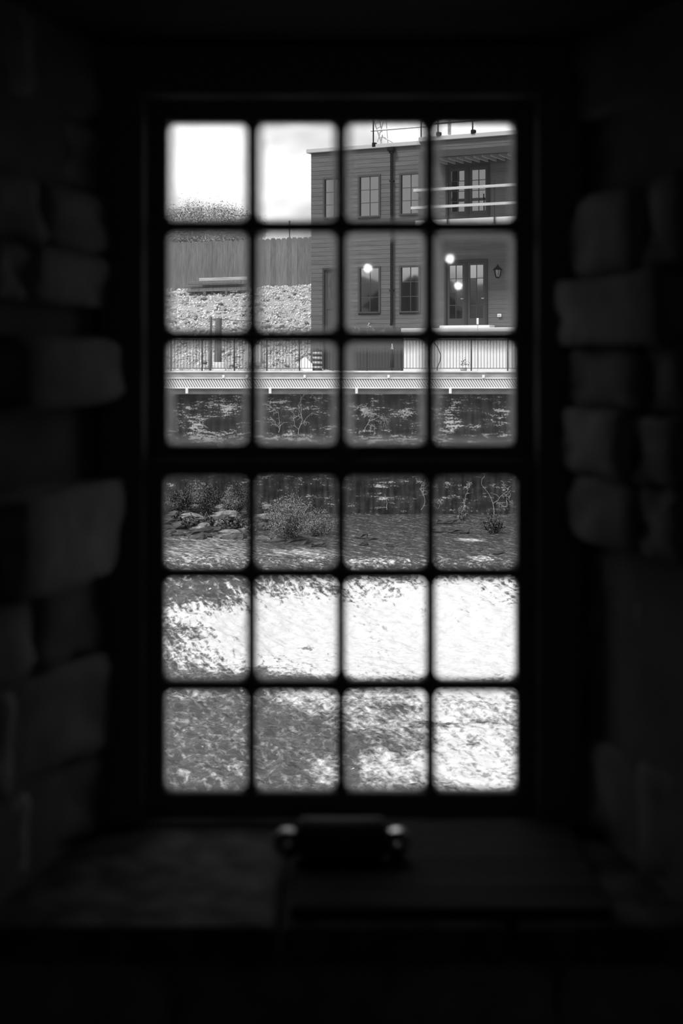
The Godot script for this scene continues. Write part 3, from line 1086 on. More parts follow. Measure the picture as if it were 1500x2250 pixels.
func side_door(h: Node3D, a: float, b: float, y0: float, y1: float) -> Array:
	var fr := node("door_frame", h)
	casing(fr, a, b, y0, y1, 0.08, -0.15, 0.03, M.frame, false)
	var leaf := node("door", h)
	var yg := fy(708.5, 656)
	box("stile", Vector3(a + 0.08, y0, -0.10), Vector3(a + 0.17, y1 - 0.08, -0.04), M.casing, leaf)
	box("stile", Vector3(b - 0.17, y0, -0.10), Vector3(b - 0.08, y1 - 0.08, -0.04), M.casing, leaf)
	box("lock_rail", Vector3(a + 0.17, fy(708.5, 680), -0.10), Vector3(b - 0.17, yg, -0.04), M.casing, leaf)
	box("door_panel", Vector3(a + 0.17, y0, -0.10), Vector3(b - 0.17, fy(708.5, 680), -0.065), M.frame, leaf)
	box("top_rail", Vector3(a + 0.17, y1 - 0.16, -0.10), Vector3(b - 0.17, y1 - 0.08, -0.04), M.casing, leaf)
	glazed(leaf, a + 0.17, b - 0.17, yg, y1 - 0.16, 2, 2, -0.06)
	return [a, b, y0, y1]

func porch(h: Node3D, u1: float) -> void:
	var w := 1.65
	# upper roof carried forward over the balcony
	var ul := fu(924, w)
	var yt := fy(928, 302, w)
	var yf := fy(928, 311.5, w)
	cbox("porch_roof", Vector3(ul - 0.05, yf, -1.0), Vector3(u1, yt, w + 0.10), 0.01, M.fascia, h)
	var yb := fy(928, 333, w)
	box("porch_frieze", Vector3(ul, yb, w - 0.16), Vector3(u1, yf, w - 0.03), M.backing, h)
	var y := yb
	for k in 3:
		var hh := (yf - yb) / 3.0
		mk("lap_board", lap_mesh, M.siding[k], h, Transform3D(Basis.from_scale(Vector3(u1 - ul, hh, 1.0)), Vector3(ul, y, w - 0.06)))
		y += hh
	cbox("porch_beam", Vector3(ul, yb - 0.24, w - 0.22), Vector3(u1, yb, w), 0.01, M.beam, h)
	box("wall_plate", Vector3(ul + 0.4, yb - 0.26, 0.0), Vector3(u1, yb - 0.06, 0.08), M.beam, h)
	box("porch_end_board", Vector3(ul, yb - 0.24, 0.0), Vector3(ul + 0.06, yf, w - 0.22), M.siding[1], h)
	var u := fu(952, 0.5)
	var k := 0
	while u < u1 - 0.3:
		box("rafter", Vector3(u, yb - 0.30, 0.05), Vector3(u + 0.06, yb - 0.03, w - 0.22), M.rafter, h)
		u += 0.325
		k += 1
	# post at the front corner
	var pu0 := fu(918, w)
	var pu1 := fu(930.5, w)
	cbox("post", Vector3(pu0, fy(918, 490, w), w - 0.24), Vector3(pu1, yb, w - 0.02), 0.01, M.post, h)
	# balcony slab
	cbox("balcony_slab", Vector3(fu(913, w), fy(913, 503, w), -0.02), Vector3(u1, fy(913, 485.5, w), w + 0.06), 0.01, M.render, h)
	# porch floor and its base
	var pw := 1.9
	var yp := fy(885, 721.5, pw)
	cbox("porch_floor", Vector3(fu(882.5, pw), fy(883, 730.5, pw), -0.02), Vector3(u1, yp, pw + 0.08), 0.01, M.render, h)
	box("porch_base", Vector3(fu(886, pw), wy(819, RW) - 0.2, 0.0), Vector3(u1, fy(883, 730.5, pw), pw), M.render, h)
	cbox("doorstep", Vector3(fu(966, 0.5), yp, 0.0), Vector3(fu(1076, 0.5), fy(966, 715.5, 0.5), 0.55), 0.01, M.render, h)
	# planks nailed to thin standards as a guard along the balcony
	var g := thing("guard_rail", "two pale planks on thin dark posts guarding the balcony", "guard rail", F0, FTURN)
	var gw := w + 0.12
	for px in [982.5, 1085.5, 1190.0]:
		tube("post", [fpt(px, 492, gw), Vector3(fu(px, gw), fy(982.5, 403, gw), gw)], 0.024, M.rail, g, 6)
	var ua := fu(909, gw)
	cbox("plank", Vector3(ua, fy(909, 422, gw), gw + 0.025), Vector3(u1 - 0.5, fy(909, 416, gw), gw + 0.065), 0.006, M.deal, g)
	cbox("plank", Vector3(fu(904, gw), fy(904, 460.5, gw), gw + 0.025), Vector3(u1 - 0.5, fy(904, 454.5, gw), gw + 0.065), 0.006, M.deal, g)
	var ret := cbox("plank", Vector3(-1.3, -0.05, -0.02), Vector3(0.0, 0.05, 0.02), 0.006, M.deal, g)
	ret.transform = Transform3D(Basis(Vector3.UP, -1.9), Vector3(fu(904, gw), fy(904, 457.5, gw), gw + 0.045)) * Transform3D(Basis(), Vector3(-0.65, 0, 0))
	var ret2 := cbox("plank", Vector3(-1.3, -0.05, -0.02), Vector3(0.0, 0.05, 0.02), 0.006, M.deal, g)
	ret2.transform = Transform3D(Basis(Vector3.UP, -1.62), Vector3(ua + 0.02, fy(909, 419, gw), gw + 0.02)) * Transform3D(Basis(), Vector3(-0.65, 0, 0))

# ------------------------------------------------------------------ what the house windows mirror: the near bank's hill and a gabled shed
func far_side() -> void:
	var st := SurfaceTool.new()
	st.begin(Mesh.PRIMITIVE_TRIANGLES)
	st.set_smooth_group(0)
	var n := noise(0.03, 3, 81)
	var f := func(a: float, t: float) -> Vector3:
		# a: angle round the house front, t: distance beyond the near bank
		var r := 60.0 + t * 70.0
		var x := -r * sin(a)
		var z := r * cos(a) - 50.0
		return Vector3(x, EYE - 6.0 + 15.5 * smoothstep(0.1, 0.8, t) + n.get_noise_2d(x, z) * 5.0 * t, z)
	for i in 30:
		for j in 10:
			var a := 0.35 + i * 0.04
			var t := j * 0.1
			quad(st, f.call(a, t), f.call(a + 0.04, t), f.call(a + 0.04, t + 0.1), f.call(a, t + 0.1), Vector3.UP)
	st.generate_normals()
	tag(mk("hill", st.commit(), mat(0.07, 0.95)), "dark grassy hill on the near side of the river", "hill", "", "structure")
	var s := thing("gabled_shed", "dark gabled shed on the near bank mirrored in the house windows", "shed", Vector3(-66, EYE + 1.2, 3), 0.9)
	box("wall", Vector3(-5, -6, -4), Vector3(5, 4.0, 4), mat(0.12), s)
	var poly := new_st()
	for sg in [-1.0, 1.0]:
		quad(poly, Vector3(-5.5, 3.6, sg * 4.6), Vector3(5.5, 3.6, sg * 4.6), Vector3(5.5, 7.2, 0), Vector3(-5.5, 7.2, 0), Vector3(0, 1, sg))
		tri(poly, Vector3(sg * 5.5, 3.6, -4.6), Vector3(sg * 5.5, 3.6, 4.6), Vector3(sg * 5.5, 7.2, 0), Vector3(sg, 0, 0))
	quad(poly, Vector3(-5.5, 3.6, -4.6), Vector3(5.5, 3.6, -4.6), Vector3(5.5, 3.6, 4.6), Vector3(-5.5, 3.6, 4.6), Vector3.DOWN)
	mk("roof", done(poly), mat(0.03), s)

# ------------------------------------------------------------------ rocks and plants in the river
func shrub(called: String, label: String, at_: Vector3, hgt: float, spread: float, shoots: int, per: int, leaf: float, m: Material, sd: int, group := "") -> Node3D:
	var t := thing(called, label, "shrub", at_, 0.0, group)
	var r := RandomNumberGenerator.new()
	r.seed = sd
	var st := new_st()
	var pts := []
	for k in shoots:
		var g := r.randf() * TAU
		var out := sqrt(r.randf()) * spread
		var top := hgt * (1.0 - 0.62 * pow(out / spread, 1.5)) * r.randf_range(0.55, 1.0)
		var b := Vector3(cos(g) * out * 0.25, 0, sin(g) * out * 0.25)
		var e := Vector3(cos(g) * out, top, sin(g) * out)
		var c := b.lerp(e, 0.5) + Vector3(0, top * 0.14, 0)
		var line := []
		for q in 5:
			var u := q / 4.0
			line.append(b.lerp(c, u).lerp(c.lerp(e, u), u))
		add_tube(st, line, [0.014, 0.011, 0.008, 0.006, 0.003], 4)
		for q in per:
			var u := pow(r.randf(), 0.7)
			var p: Vector3 = b.lerp(c, u).lerp(c.lerp(e, u), u)
			pts.append(p + Vector3(r.randfn(), r.randfn() * 0.7, r.randfn()) * 0.055 * hgt)
	mk("stems", done(st), M.stem, t)
	mk("foliage", leaves(pts, leaf, sd + 1, 0.8), m, t)
	return t

func river_plants() -> void:
	var yw := EYE + UPPER
	# flat ledges of rock along the foot of the wall on the west side
	var laid := []
	for k in 260:
		var px := rng.randf_range(340, 600)
		var d := rng.randf_range(41.5, 47.4)
		if px > 545.0 and d < 45.0: d += 2.0
		var rise := smoothstep(42.0, 47.6, d) * 0.55
		var s := rng.randf_range(0.2, 0.62)
		var b := Basis.from_euler(Vector3(rng.randf_range(-0.08, 0.08), rng.randf_range(-0.5, 0.5), rng.randf_range(-0.06, 0.06))).scaled_local(Vector3(s * 1.9, 0.2 + s * 0.22, s))
		var pale := rng.randf() < 0.38
		var clear := true
		for e in laid:
			if absf(e[0] - wx(px, d)) < 0.8 * (e[2] + s) and absf(e[1] - d) < 0.46 * (e[2] + s): clear = false
		if not clear: continue
		laid.append([wx(px, d), d, s])
		var o := mk("ledge_rock", rocks[rng.randi() % 6], M.ledge if pale else M.wet_rock, null, Transform3D(b, Vector3(wx(px, d), yw + rise * 0.8 - 0.02, -d)))
		var bulk := "small" if s < 0.32 else "medium" if s < 0.46 else "broad"
		var where := "close under the river wall" if d > 45.4 else "out at the water's edge"
		tag(o, "%s %s ledge rock %s" % [bulk, "dry pale" if pale else "wet dark", where], "rock", "%s %s ledge rocks %s" % [bulk, "pale" if pale else "dark", where])
	for p in [[795, 1182, 0.5, 0.24], [800, 1197, 0.25, 0.12], [1010, 1170, 0.5, 0.16], [1090, 1215, 0.42, 0.1], [860, 1200, 0.3, 0.1], [700, 1200, 0.35, 0.14], [985, 1150, 0.6, 0.2], [1046, 1209, 0.4, 0.1], [960, 1168, 0.5, 0.16], [830, 1186, 0.5, 0.1], [900, 1172, 0.45, 0.1]]:
		var q := water_at(p[0], p[1])
		var o := mk("river_stone", rocks[rng.randi() % 6], M.wet_rock, null, Transform3D(Basis(Vector3.UP, rng.randf() * 3.0).scaled_local(Vector3(p[2] * 1.5, p[3] * 1.8, p[2])), Vector3(q.x, yw + p[3] * 0.2, -q.y)))
		tag(o, "dark stone breaking the shallow water above the weir", "stone", "stones in the shallow water")
	# the willow on its islet
	var q := water_at(637, 1192)
	var isl := mk("islet_rock", rocks[2], M.wet_rock, null, Transform3D(Basis.from_scale(Vector3(1.5, 0.45, 1.0)), Vector3(q.x, yw + 0.02, -q.y)))
	tag(isl, "low dark rock under the willow shrub in the river", "rock")
	shrub("willow_shrub", "tall feathery willow shrub growing on a rock in the river", Vector3(q.x - 0.05, yw + 0.12, -q.y), 1.62, 0.85, 54, 260, 0.022, M.leaf, 101)
	var q2 := water_at(700, 1176)
	shrub("low_willow", "low leafy shrub beside the tall willow in the river", Vector3(q2.x, yw, -q2.y), 0.85, 0.75, 34, 220, 0.022, M.leaf, 102)
	var q3 := water_at(1083, 1172)
	shrub("water_shrub", "dark round shrub in the shallows below the bare wall", Vector3(q3.x, yw, -q3.y), 0.72, 0.42, 24, 90, 0.03, M.leaf_dark, 103)
	var q4 := water_at(1012, 1142)
	shrub("wall_foot_shrub", "small grey shrub at the waterline against the wall", Vector3(q4.x, yw, -q4.y), 0.42, 0.3, 16, 70, 0.028, M.leaf, 104)
	for k in 9:
		var px := 360.0 + k * 24.0
		var d := 45.7 + 1.2 * (k % 2)
		shrub("ledge_shrub", "dark bushy growth on the rock ledges under the wall", Vector3(wx(px, d), yw + 0.25, -d), rng.randf_range(0.7, 1.25), rng.randf_range(0.28, 0.36), 24, 190, 0.024, M.leaf_dark if k % 3 else M.leaf, 110 + k, "bushes on the ledges")
	for k in 12:
		var px := rng.randf_range(360, 560)
		var d := rng.randf_range(42.5, 46.0)
		shrub("grass_tuft", "short tuft of grass between the river ledges", Vector3(wx(px, d), yw + 0.1, -d), rng.randf_range(0.25, 0.4), 0.3, 12, 40, 0.035, M.leaf_dark if k % 2 else M.leaf, 140 + k, "grass tufts on the ledges")

# ------------------------------------------------------------------ rails, slats, clamps and creepers on the wall
func wall_details() -> void:
	var d := RW
	# slatted apron between two pipes
	var ap := thing("slatted_apron", "pale slatted apron between two pipes along the wall top", "apron", Vector3(0, 0, -d + 0.035))
	var yt := wy(831.5, d)
	var out := 0.16
	var yb := wy(853, d - out)
	tube("pipe", [Vector3(-11, yt, 0.06), Vector3(11, yt, 0.06)], 0.026, M.concrete_pale, ap)
	tube("pipe", [Vector3(-11, yb, out), Vector3(11, yb, out)], 0.026, M.concrete_pale, ap)
	var bk := new_st()
	quad(bk, Vector3(-11, yt - 0.01, 0.03), Vector3(11, yt - 0.01, 0.03), Vector3(11, yb - 0.02, out - 0.03), Vector3(-11, yb - 0.02, out - 0.03), Vector3(0, 1, 1))
	quad(bk, Vector3(-11, yt - 0.03, 0.02), Vector3(11, yt - 0.03, 0.02), Vector3(11, yb - 0.04, out - 0.04), Vector3(-11, yb - 0.04, out - 0.04), Vector3(0, -1, -1))
	mk("backing_sheet", done(bk), M.slat_back, ap)
	var slat := new_st()
	var w := 0.048
	var a := Vector3(0, yt, 0.055)
	var b := Vector3(0.2, yb, out - 0.005)
	quad(slat, a, a + Vector3(w, 0, 0), b + Vector3(w, 0, 0), b, Vector3(0, 1, 1))
	quad(slat, a, b, b + Vector3(0, -0.02, -0.02), a + Vector3(0, -0.02, -0.02), Vector3.LEFT)
	quad(slat, a + Vector3(w, 0, 0), b + Vector3(w, 0, 0), b + Vector3(w, -0.02, -0.02), a + Vector3(w, -0.02, -0.02), Vector3.RIGHT)
	var sm := done(slat)
	for k in 256:
		mk("slat", sm, M.slat, ap, Transform3D(Basis(), Vector3(-11.05 + k * 0.0865, 0, 0)))
	for px in [412.0, 594.0, 783.0, 988.0, 1180.0]:
		cbox("bracket", Vector3(wx(px, d) - 0.045, wy(865, d - out), out - 0.1), Vector3(wx(px, d) + 0.045, wy(852, d - out), out + 0.05), 0.01, M.white, ap)
	for px in [492.0, 544.0, 670.0, 854.0, 1062.0]:
		cbox("clamp", Vector3(wx(px, d) - 0.05, wy(831, d), 0.0), Vector3(wx(px, d) + 0.03, wy(824, d), 0.1), 0.01, M.white, ap)
	# railing
	var r := thing("metal_railing", "thin black picket railing along the top of the river wall", "railing", Vector3(0, wy(815.2, d), -d - 0.25))
	var hgt := 1.06
	tube("top_rail", [Vector3(-15, hgt, 0), Vector3(15, hgt, 0)], 0.016, M.rail, r, 6)
	tube("bottom_rail", [Vector3(-15, 0.09, 0), Vector3(15, 0.09, 0)], 0.012, M.rail, r, 6)
	var pk := new_st()
	add_tube(pk, [Vector3(0, 0.09, 0), Vector3(0, hgt, 0)], [0.0075, 0.0075], 4)
	var pm := done(pk)
	for k in 284:
		mk("picket", pm, M.rail, r, Transform3D(Basis(), Vector3(-14.9 + k * 0.105, 0, 0)))
	for px in [60.0, 140.0, 220.0, 300.0, 376.0, 444.0, 515.0, 586.0, 658.0, 731.0, 806.0, 882.0, 1035.0, 1115.0, 1195.0, 1290.0, 1390.0]:
		box("post", Vector3(wx(px, d + 0.25) - 0.022, 0, -0.022), Vector3(wx(px, d + 0.25) + 0.022, hgt + 0.03, 0.022), M.rail, r)
	# dry creepers on the concrete
	for c in [[655, 955, 655, 875, 1], [612, 950, 622, 900, 2], [800, 950, 800, 885, 3], [905, 915, 880, 885, 4], [850, 1120, 840, 1085, 5], [1085, 1130, 1082, 1045, 6], [1012, 1130, 1030, 1085, 7], [925, 1120, 928, 1050, 8]]:
		creeper(c)

func creeper(c: Array) -> void:
	var o := thing("creeper", "bare pale creeper clinging to the river wall", "creeper", at(c[0], c[1], RW - 0.05), 0.0, "dry creepers on the wall")
	var r := RandomNumberGenerator.new()
	r.seed = 200 + c[4]
	var st := new_st()
	var size: float = (c[1] - c[3]) / FPX * RW
	var grow := [[Vector3.ZERO, Vector3((c[2] - c[0]) / FPX * RW, size, 0).normalized(), size * 1.0, 0.010, 0]]
	while grow.size() > 0:
		var g: Array = grow.pop_back()
		var p: Vector3 = g[0]
		var dir: Vector3 = g[1]
		var line := [p]
		var rad := [g[3]]
		var steps := 7
		for k in steps:
			dir = (dir + Vector3(r.randfn() * 0.3, r.randfn() * 0.22, 0)).normalized()
			p += dir * g[2] / steps
			line.append(p)
			rad.append(maxf(0.004, g[3] * (1.0 - 0.75 * (k + 1) / steps)))
			if g[4] < 3 and r.randf() < 0.5:
				var sg := 1.0 if r.randf() < 0.5 else -1.0
				grow.append([p, (dir + Vector3(dir.y, -dir.x, 0) * sg * r.randf_range(0.8, 1.6)).normalized(), g[2] * r.randf_range(0.3, 0.6), g[3] * 0.6, g[4] + 1])
		add_tube(st, line, rad, 4)
	mk("stem", done(st), M.vine, o)

# ------------------------------------------------------------------ fence, timber, signs and fittings on the far bank
func bank_things() -> void:
	# board fence at the top of the heap
	var fd := 65.0
	var fe := thing("board_fence", "tall weathered board fence at the top of the rubble heap", "fence", Vector3(0, 0, -fd))
	var x := -19.0
	while x < 1.0:
		var w := 0.245 + rng.randf_range(-0.012, 0.012)
		var ytop := wy(517.5 - maxf(x, -9.0) * 2.0 + rng.randf_range(-1.0, 1.0), fd)
		var ybot := bank_height(x, fd) - 0.25
		var st := new_st()
		var t := 0.03
		var p := [Vector3(0, 0, 0), Vector3(w - 0.002, 0, 0), Vector3(w - 0.002, ytop - ybot - 0.06, 0), Vector3(w - 0.06, ytop - ybot, 0), Vector3(0.05, ytop - ybot, 0), Vector3(0, ytop - ybot - 0.06, 0)]
		var f := Vector3(0, 0, t)
		for k in range(1, 5): tri(st, p[0] + f, p[k] + f, p[k + 1] + f, Vector3.BACK)
		for k in range(1, 5): tri(st, p[0], p[k], p[k + 1], Vector3.FORWARD)
		for k in 6:
			var k2 := (k + 1) % 6
			quad(st, p[k], p[k2], p[k2] + f, p[k] + f, (p[k] + p[k2]) * 0.5 - Vector3(w * 0.5, (ytop - ybot) * 0.5, 0))
		mk("board", done(st), M.fence[rng.randi() % 4], fe, Transform3D(Basis(), Vector3(x, ybot, rng.randf_range(-0.008, 0.008))))
		x += w
	box("back_rail", Vector3(-19.0, 5.2, -0.11), Vector3(1.0, 5.3, -0.012), M.fence[0], fe)
	box("back_rail", Vector3(-19.0, 6.4, -0.11), Vector3(1.0, 6.5, -0.012), M.fence[0], fe)
	# trees beyond the fence
	for s in [[455, 472, 74.0, 1.75, 1.15, 301, "rounded leafy tree showing above the board fence"], [385, 492, 70.0, 1.1, 0.8, 302, "low bushy tree behind the fence end"], [520, 482, 67.3, 0.9, 0.75, 303, "small tree sloping down behind the fence"], [300, 484, 78.0, 1.6, 1.2, 304, "broad tree behind the fence beyond the low bushy one"]]:
		tree(s)
	# lamp pole beyond the fence
	var lp := thing("thin_pole", "thin dark pole standing up behind the board fence", "pole", Vector3(wx(636, 67.0), 4.0, -67.0))
	tube("shaft", [Vector3(0, 0, 0), Vector3(0, wy(489, 67.0) - 4.0, 0)], 0.025, M.pipe, lp, 8)
	mk("cap", lathe([Vector2(0.0, 0.0), Vector2(0.05, 0.0), Vector2(0.05, 0.05), Vector2(0.0, 0.09)], 10), M.pipe, lp, Transform3D(Basis(), Vector3(0, wy(489, 67.0) - 4.0, 0)))
	# stacked timber
	var td := 63.4
	var ty := bank_height(-5.2, td)
	var tm := thing("timber_stack", "small stack of sawn timber lying on the rubble by the fence", "timber", Vector3(0, 0, -td))
	for k in [[412, 543, 640, 632, 0.0, 2], [406, 540, 631, 625, -0.25, 1], [414, 530, 624, 618, 0.1, 0], [438, 544, 617, 610, 0.05, 9]]:
		var m: Material = M.deal if k[5] == 9 else M.fence[k[5]]
		var o := cbox("plank", Vector3(wx(k[0], td), wy(k[2], td), k[4] - 0.12), Vector3(wx(k[1], td), wy(k[3], td), k[4] + 0.12), 0.01, m, tm)
		o.rotation.z = 0.03
	for px in [450.0, 497.0]:
		box("bearer", Vector3(wx(px, td) - 0.06, ty - 0.1, -0.4), Vector3(wx(px, td) + 0.06, wy(639, td), 0.14), M.old_wood, tm)
	# old piles with a rail
	var pd := 50.0
	var ps := thing("old_piles", "pair of old dark timber piles tied by a thin rail", "piles", Vector3(wx(474, pd), wy(812, pd), -pd))
	tube("pile", [Vector3(0.07, -0.3, 0), Vector3(0.08, 0.9, 0), Vector3(0.1, wy(699, pd) - wy(812, pd), 0)], [0.14, 0.125, 0.115], M.old_wood, ps, 9)
	tube("pile", [Vector3(-0.2, -0.3, 0.1), Vector3(-0.18, 0.9, 0.08), Vector3(-0.16, wy(696, pd) - wy(812, pd), 0.05)], [0.05, 0.045, 0.04], M.old_wood, ps, 8)
	tube("rail", [Vector3(-0.3, wy(701, pd) - wy(812, pd), 0.05), Vector3(0.5, wy(703, pd) - wy(812, pd), 0.0), Vector3(1.75, wy(709, pd) - wy(812, pd), -0.1)], 0.016, M.old_wood, ps, 6)
	tube("strut", [Vector3(1.62, wy(709, pd) - wy(812, pd), -0.1), Vector3(1.62, 0.2, -0.1)], 0.014, M.old_wood, ps, 6)
	var blk := at(482, 815, 48.9)
	tag(cbox("concrete_block", Vector3(blk.x - 0.2, blk.y, -49.1), Vector3(blk.x + 0.2, blk.y + 0.3, -48.8), 0.02, M.concrete_pale), "pale concrete block at the foot of the old piles", "block")
	# white board standing behind the railing
	var wbd := thing("white_board", "narrow white board standing on a stake behind the railing", "board", Vector3(wx(555, 49.5), wy(817, 49.5), -49.5))
	cbox("panel", Vector3(-0.27, wy(796, 49.5) - wy(817, 49.5), -0.02), Vector3(0.27, wy(757, 49.5) - wy(817, 49.5), 0.02), 0.006, M.white, wbd)
	box("stake", Vector3(-0.03, -0.2, -0.06), Vector3(0.03, 0.5, -0.021), M.old_wood, wbd)
	# square sign lying on its corner
	var sg := thing("diamond_sign", "blank white square sign leaning on its corner by the striped barrel", "sign", Vector3(wx(669, 49.0), wy(817, 49.0), -49.0))
	var plate := new_st()
	var c := [Vector2(-0.27, 0.25), Vector2(0.0, 0.53), Vector2(0.26, 0.28), Vector2(0.27, -0.02), Vector2(0.02, -0.01)]
	for k in range(1, 4): tri(plate, Vector3(c[0].x, c[0].y, 0.012), Vector3(c[k].x, c[k].y, 0.012), Vector3(c[k + 1].x, c[k + 1].y, 0.012), Vector3.BACK)
	for k in range(1, 4): tri(plate, Vector3(c[0].x, c[0].y, -0.012), Vector3(c[k].x, c[k].y, -0.012), Vector3(c[k + 1].x, c[k + 1].y, -0.012), Vector3.FORWARD)
	for k in 5:
		var e: Vector2 = c[k]
		var e2: Vector2 = c[(k + 1) % 5]
		quad(plate, Vector3(e.x, e.y, -0.012), Vector3(e2.x, e2.y, -0.012), Vector3(e2.x, e2.y, 0.012), Vector3(e.x, e.y, 0.012), Vector3(e.x + e2.x, e.y + e2.y - 0.5, 0))
	var pl := mk("plate", done(plate), M.white, sg)
	pl.rotation.x = -0.12
	box("prop", Vector3(-0.03, 0.0, -0.22), Vector3(0.03, 0.42, -0.16), M.galv, sg)
	# striped barrel
	var bb := thing("striped_barrel", "black traffic barrel with four pale bands beside the white sign", "barrel", Vector3(wx(697, 49.2), wy(816.5, 49.2), -49.2))
	mk("body", lathe([Vector2(0, 0), Vector2(0.2, 0), Vector2(0.2, 0.05), Vector2(0.165, 0.06), Vector2(0.155, 0.70), Vector2(0.14, 0.75), Vector2(0, 0.76)], 20), M.black, bb)
	for k in 4:
		var y0 := 0.10 + k * 0.165
		var ra := 0.171 - k * 0.003
		mk("band", lathe([Vector2(ra - 0.006, y0), Vector2(ra, y0), Vector2(ra - 0.003, y0 + 0.085), Vector2(ra - 0.009, y0 + 0.085)], 20), M.fascia, bb)
	mk("handle", lathe([Vector2(0.03, 0.755), Vector2(0.05, 0.755), Vector2(0.05, 0.80), Vector2(0.03, 0.80)], 12), M.black, bb)
	# folded parasol by the house
	var fp := thing("folded_parasol", "dark folded parasol with a pale pointed top by the house", "parasol", Vector3(wx(861, 50.4), wy(817, 50.4), -50.4))
	tube("pole", [Vector3(0, 0, 0), Vector3(0, 0.95, 0)], 0.02, M.pipe, fp, 8)
	mk("canopy", lathe([Vector2(0.02, 0.16), Vector2(0.075, 0.14), Vector2(0.07, 0.5), Vector2(0.03, 0.8), Vector2(0.02, 0.82)], 12), M.black, fp)
	mk("tip", lathe([Vector2(0.0, 0.8), Vector2(0.05, 0.8), Vector2(0.03, 0.93), Vector2(0.0, 1.02)], 12), M.white, fp)
	# grasses at the foot of the house
	for k in [[782, 0.42, 401], [812, 0.55, 402], [840, 0.35, 403]]:
		var g := fpt(k[0], 745, 0.6)
		var gp := F0 + Basis(Vector3.UP, FTURN) * g
		shrub("pale_grass", "pale feathery grass clump at the foot of the house", Vector3(gp.x, gp.y - 0.05, gp.z), k[1] + 0.2, 0.2, 20, 60, 0.03, M.leaf_pale, k[2], "grass clumps by the house")
	# raised bed that the grasses stand in
	var bed := thing("planter", "low dark planter along the foot of the house front", "planter", F0, FTURN)
	box("front_board", Vector3(fu(745, 1.0), wy(818, RW) - 0.1, 0.98), Vector3(fu(884, 1.0), fy(800, 748, 1.0), 1.03), M.casing, bed)
	box("soil", Vector3(fu(745, 1.0), wy(818, RW) - 0.1, 0.12), Vector3(fu(884, 1.0), fy(800, 750, 1.0), 0.975), M.soil, bed)
	lantern()
	roof_rails()
	# marker stake and hose by the porch
	var stk := thing("marker_stake", "thin stake with a small white head before the french doors", "stake", Vector3(wx(1049, 48.35), wy(815.5, 48.35), -48.35))
	tube("shaft", [Vector3(0, 0, 0), Vector3(0, wy(712, 48.35) - wy(815.5, 48.35), 0)], 0.008, M.galv, stk, 6)
	cbox("head", Vector3(-0.035, wy(713, 48.35) - wy(815.5, 48.35), -0.02), Vector3(0.035, wy(699, 48.35) - wy(815.5, 48.35), 0.02), 0.01, M.white, stk)
	var hose := []
	for p in [[953, 752], [962, 765], [968, 780], [966, 795], [960, 808], [960, 816]]: hose.append(at(p[0], p[1], 48.2))
	tag(tube("hose", hose, 0.018, M.pipe, null, 6), "dark hose hanging in a curve over the railing", "hose")
	var pt := thing("pot_plant", "small potted plant against the pale porch base", "plant", Vector3(wx(1018, 48.6), wy(815.5, 48.6), -48.6))
	mk("pot", lathe([Vector2(0, 0), Vector2(0.1, 0), Vector2(0.13, 0.12), Vector2(0.11, 0.12), Vector2(0, 0.1)], 14), M.concrete, pt)
	var lp2 := []
	for k in 160: lp2.append(Vector3(rng.randfn() * 0.09, 0.2 + absf(rng.randfn()) * 0.1, rng.randfn() * 0.09))
	mk("foliage", leaves(lp2, 0.03, 9), M.leaf_pale, pt)

func tree(s: Array) -> void:
	var d: float = s[2]
	var c := at(s[0], s[1] + 26.0, d)
	var gy := bank_height(c.x, d) - 0.1
	var t := thing("tree", s[6], "tree", Vector3(c.x, gy, c.z), 0.0, "trees beyond the fence")
	var r := RandomNumberGenerator.new()
	r.seed = s[5]
	var st := new_st()
	var cy := c.y - gy
	add_tube(st, [Vector3.ZERO, Vector3(0.05, cy * 0.5, 0), Vector3(0, cy, 0)], [0.14, 0.11, 0.06], 7)
	var pts := []
	for k in 16:
		var g := r.randf() * TAU
		var el := r.randf_range(-0.7, 1.0)
		var rad := Vector3(cos(g) * cos(el) * s[3] * 1.25, sin(el) * s[4] * 0.85, sin(g) * cos(el) * s[3])
		add_tube(st, [Vector3(0, cy * 0.7, 0), Vector3(0, cy, 0) + rad * 0.5, Vector3(0, cy, 0) + rad], [0.05, 0.03, 0.01], 5)
		for q in 3200:
			pts.append(Vector3(0, cy, 0) + rad * 0.8 + Vector3(r.randfn(), r.randfn() * 0.75, r.randfn()) * 0.33 * s[4])
	mk("branches", done(st), M.stem, t)
	mk("foliage", leaves(pts, 0.042, s[5]), M.leaf_pale, t)

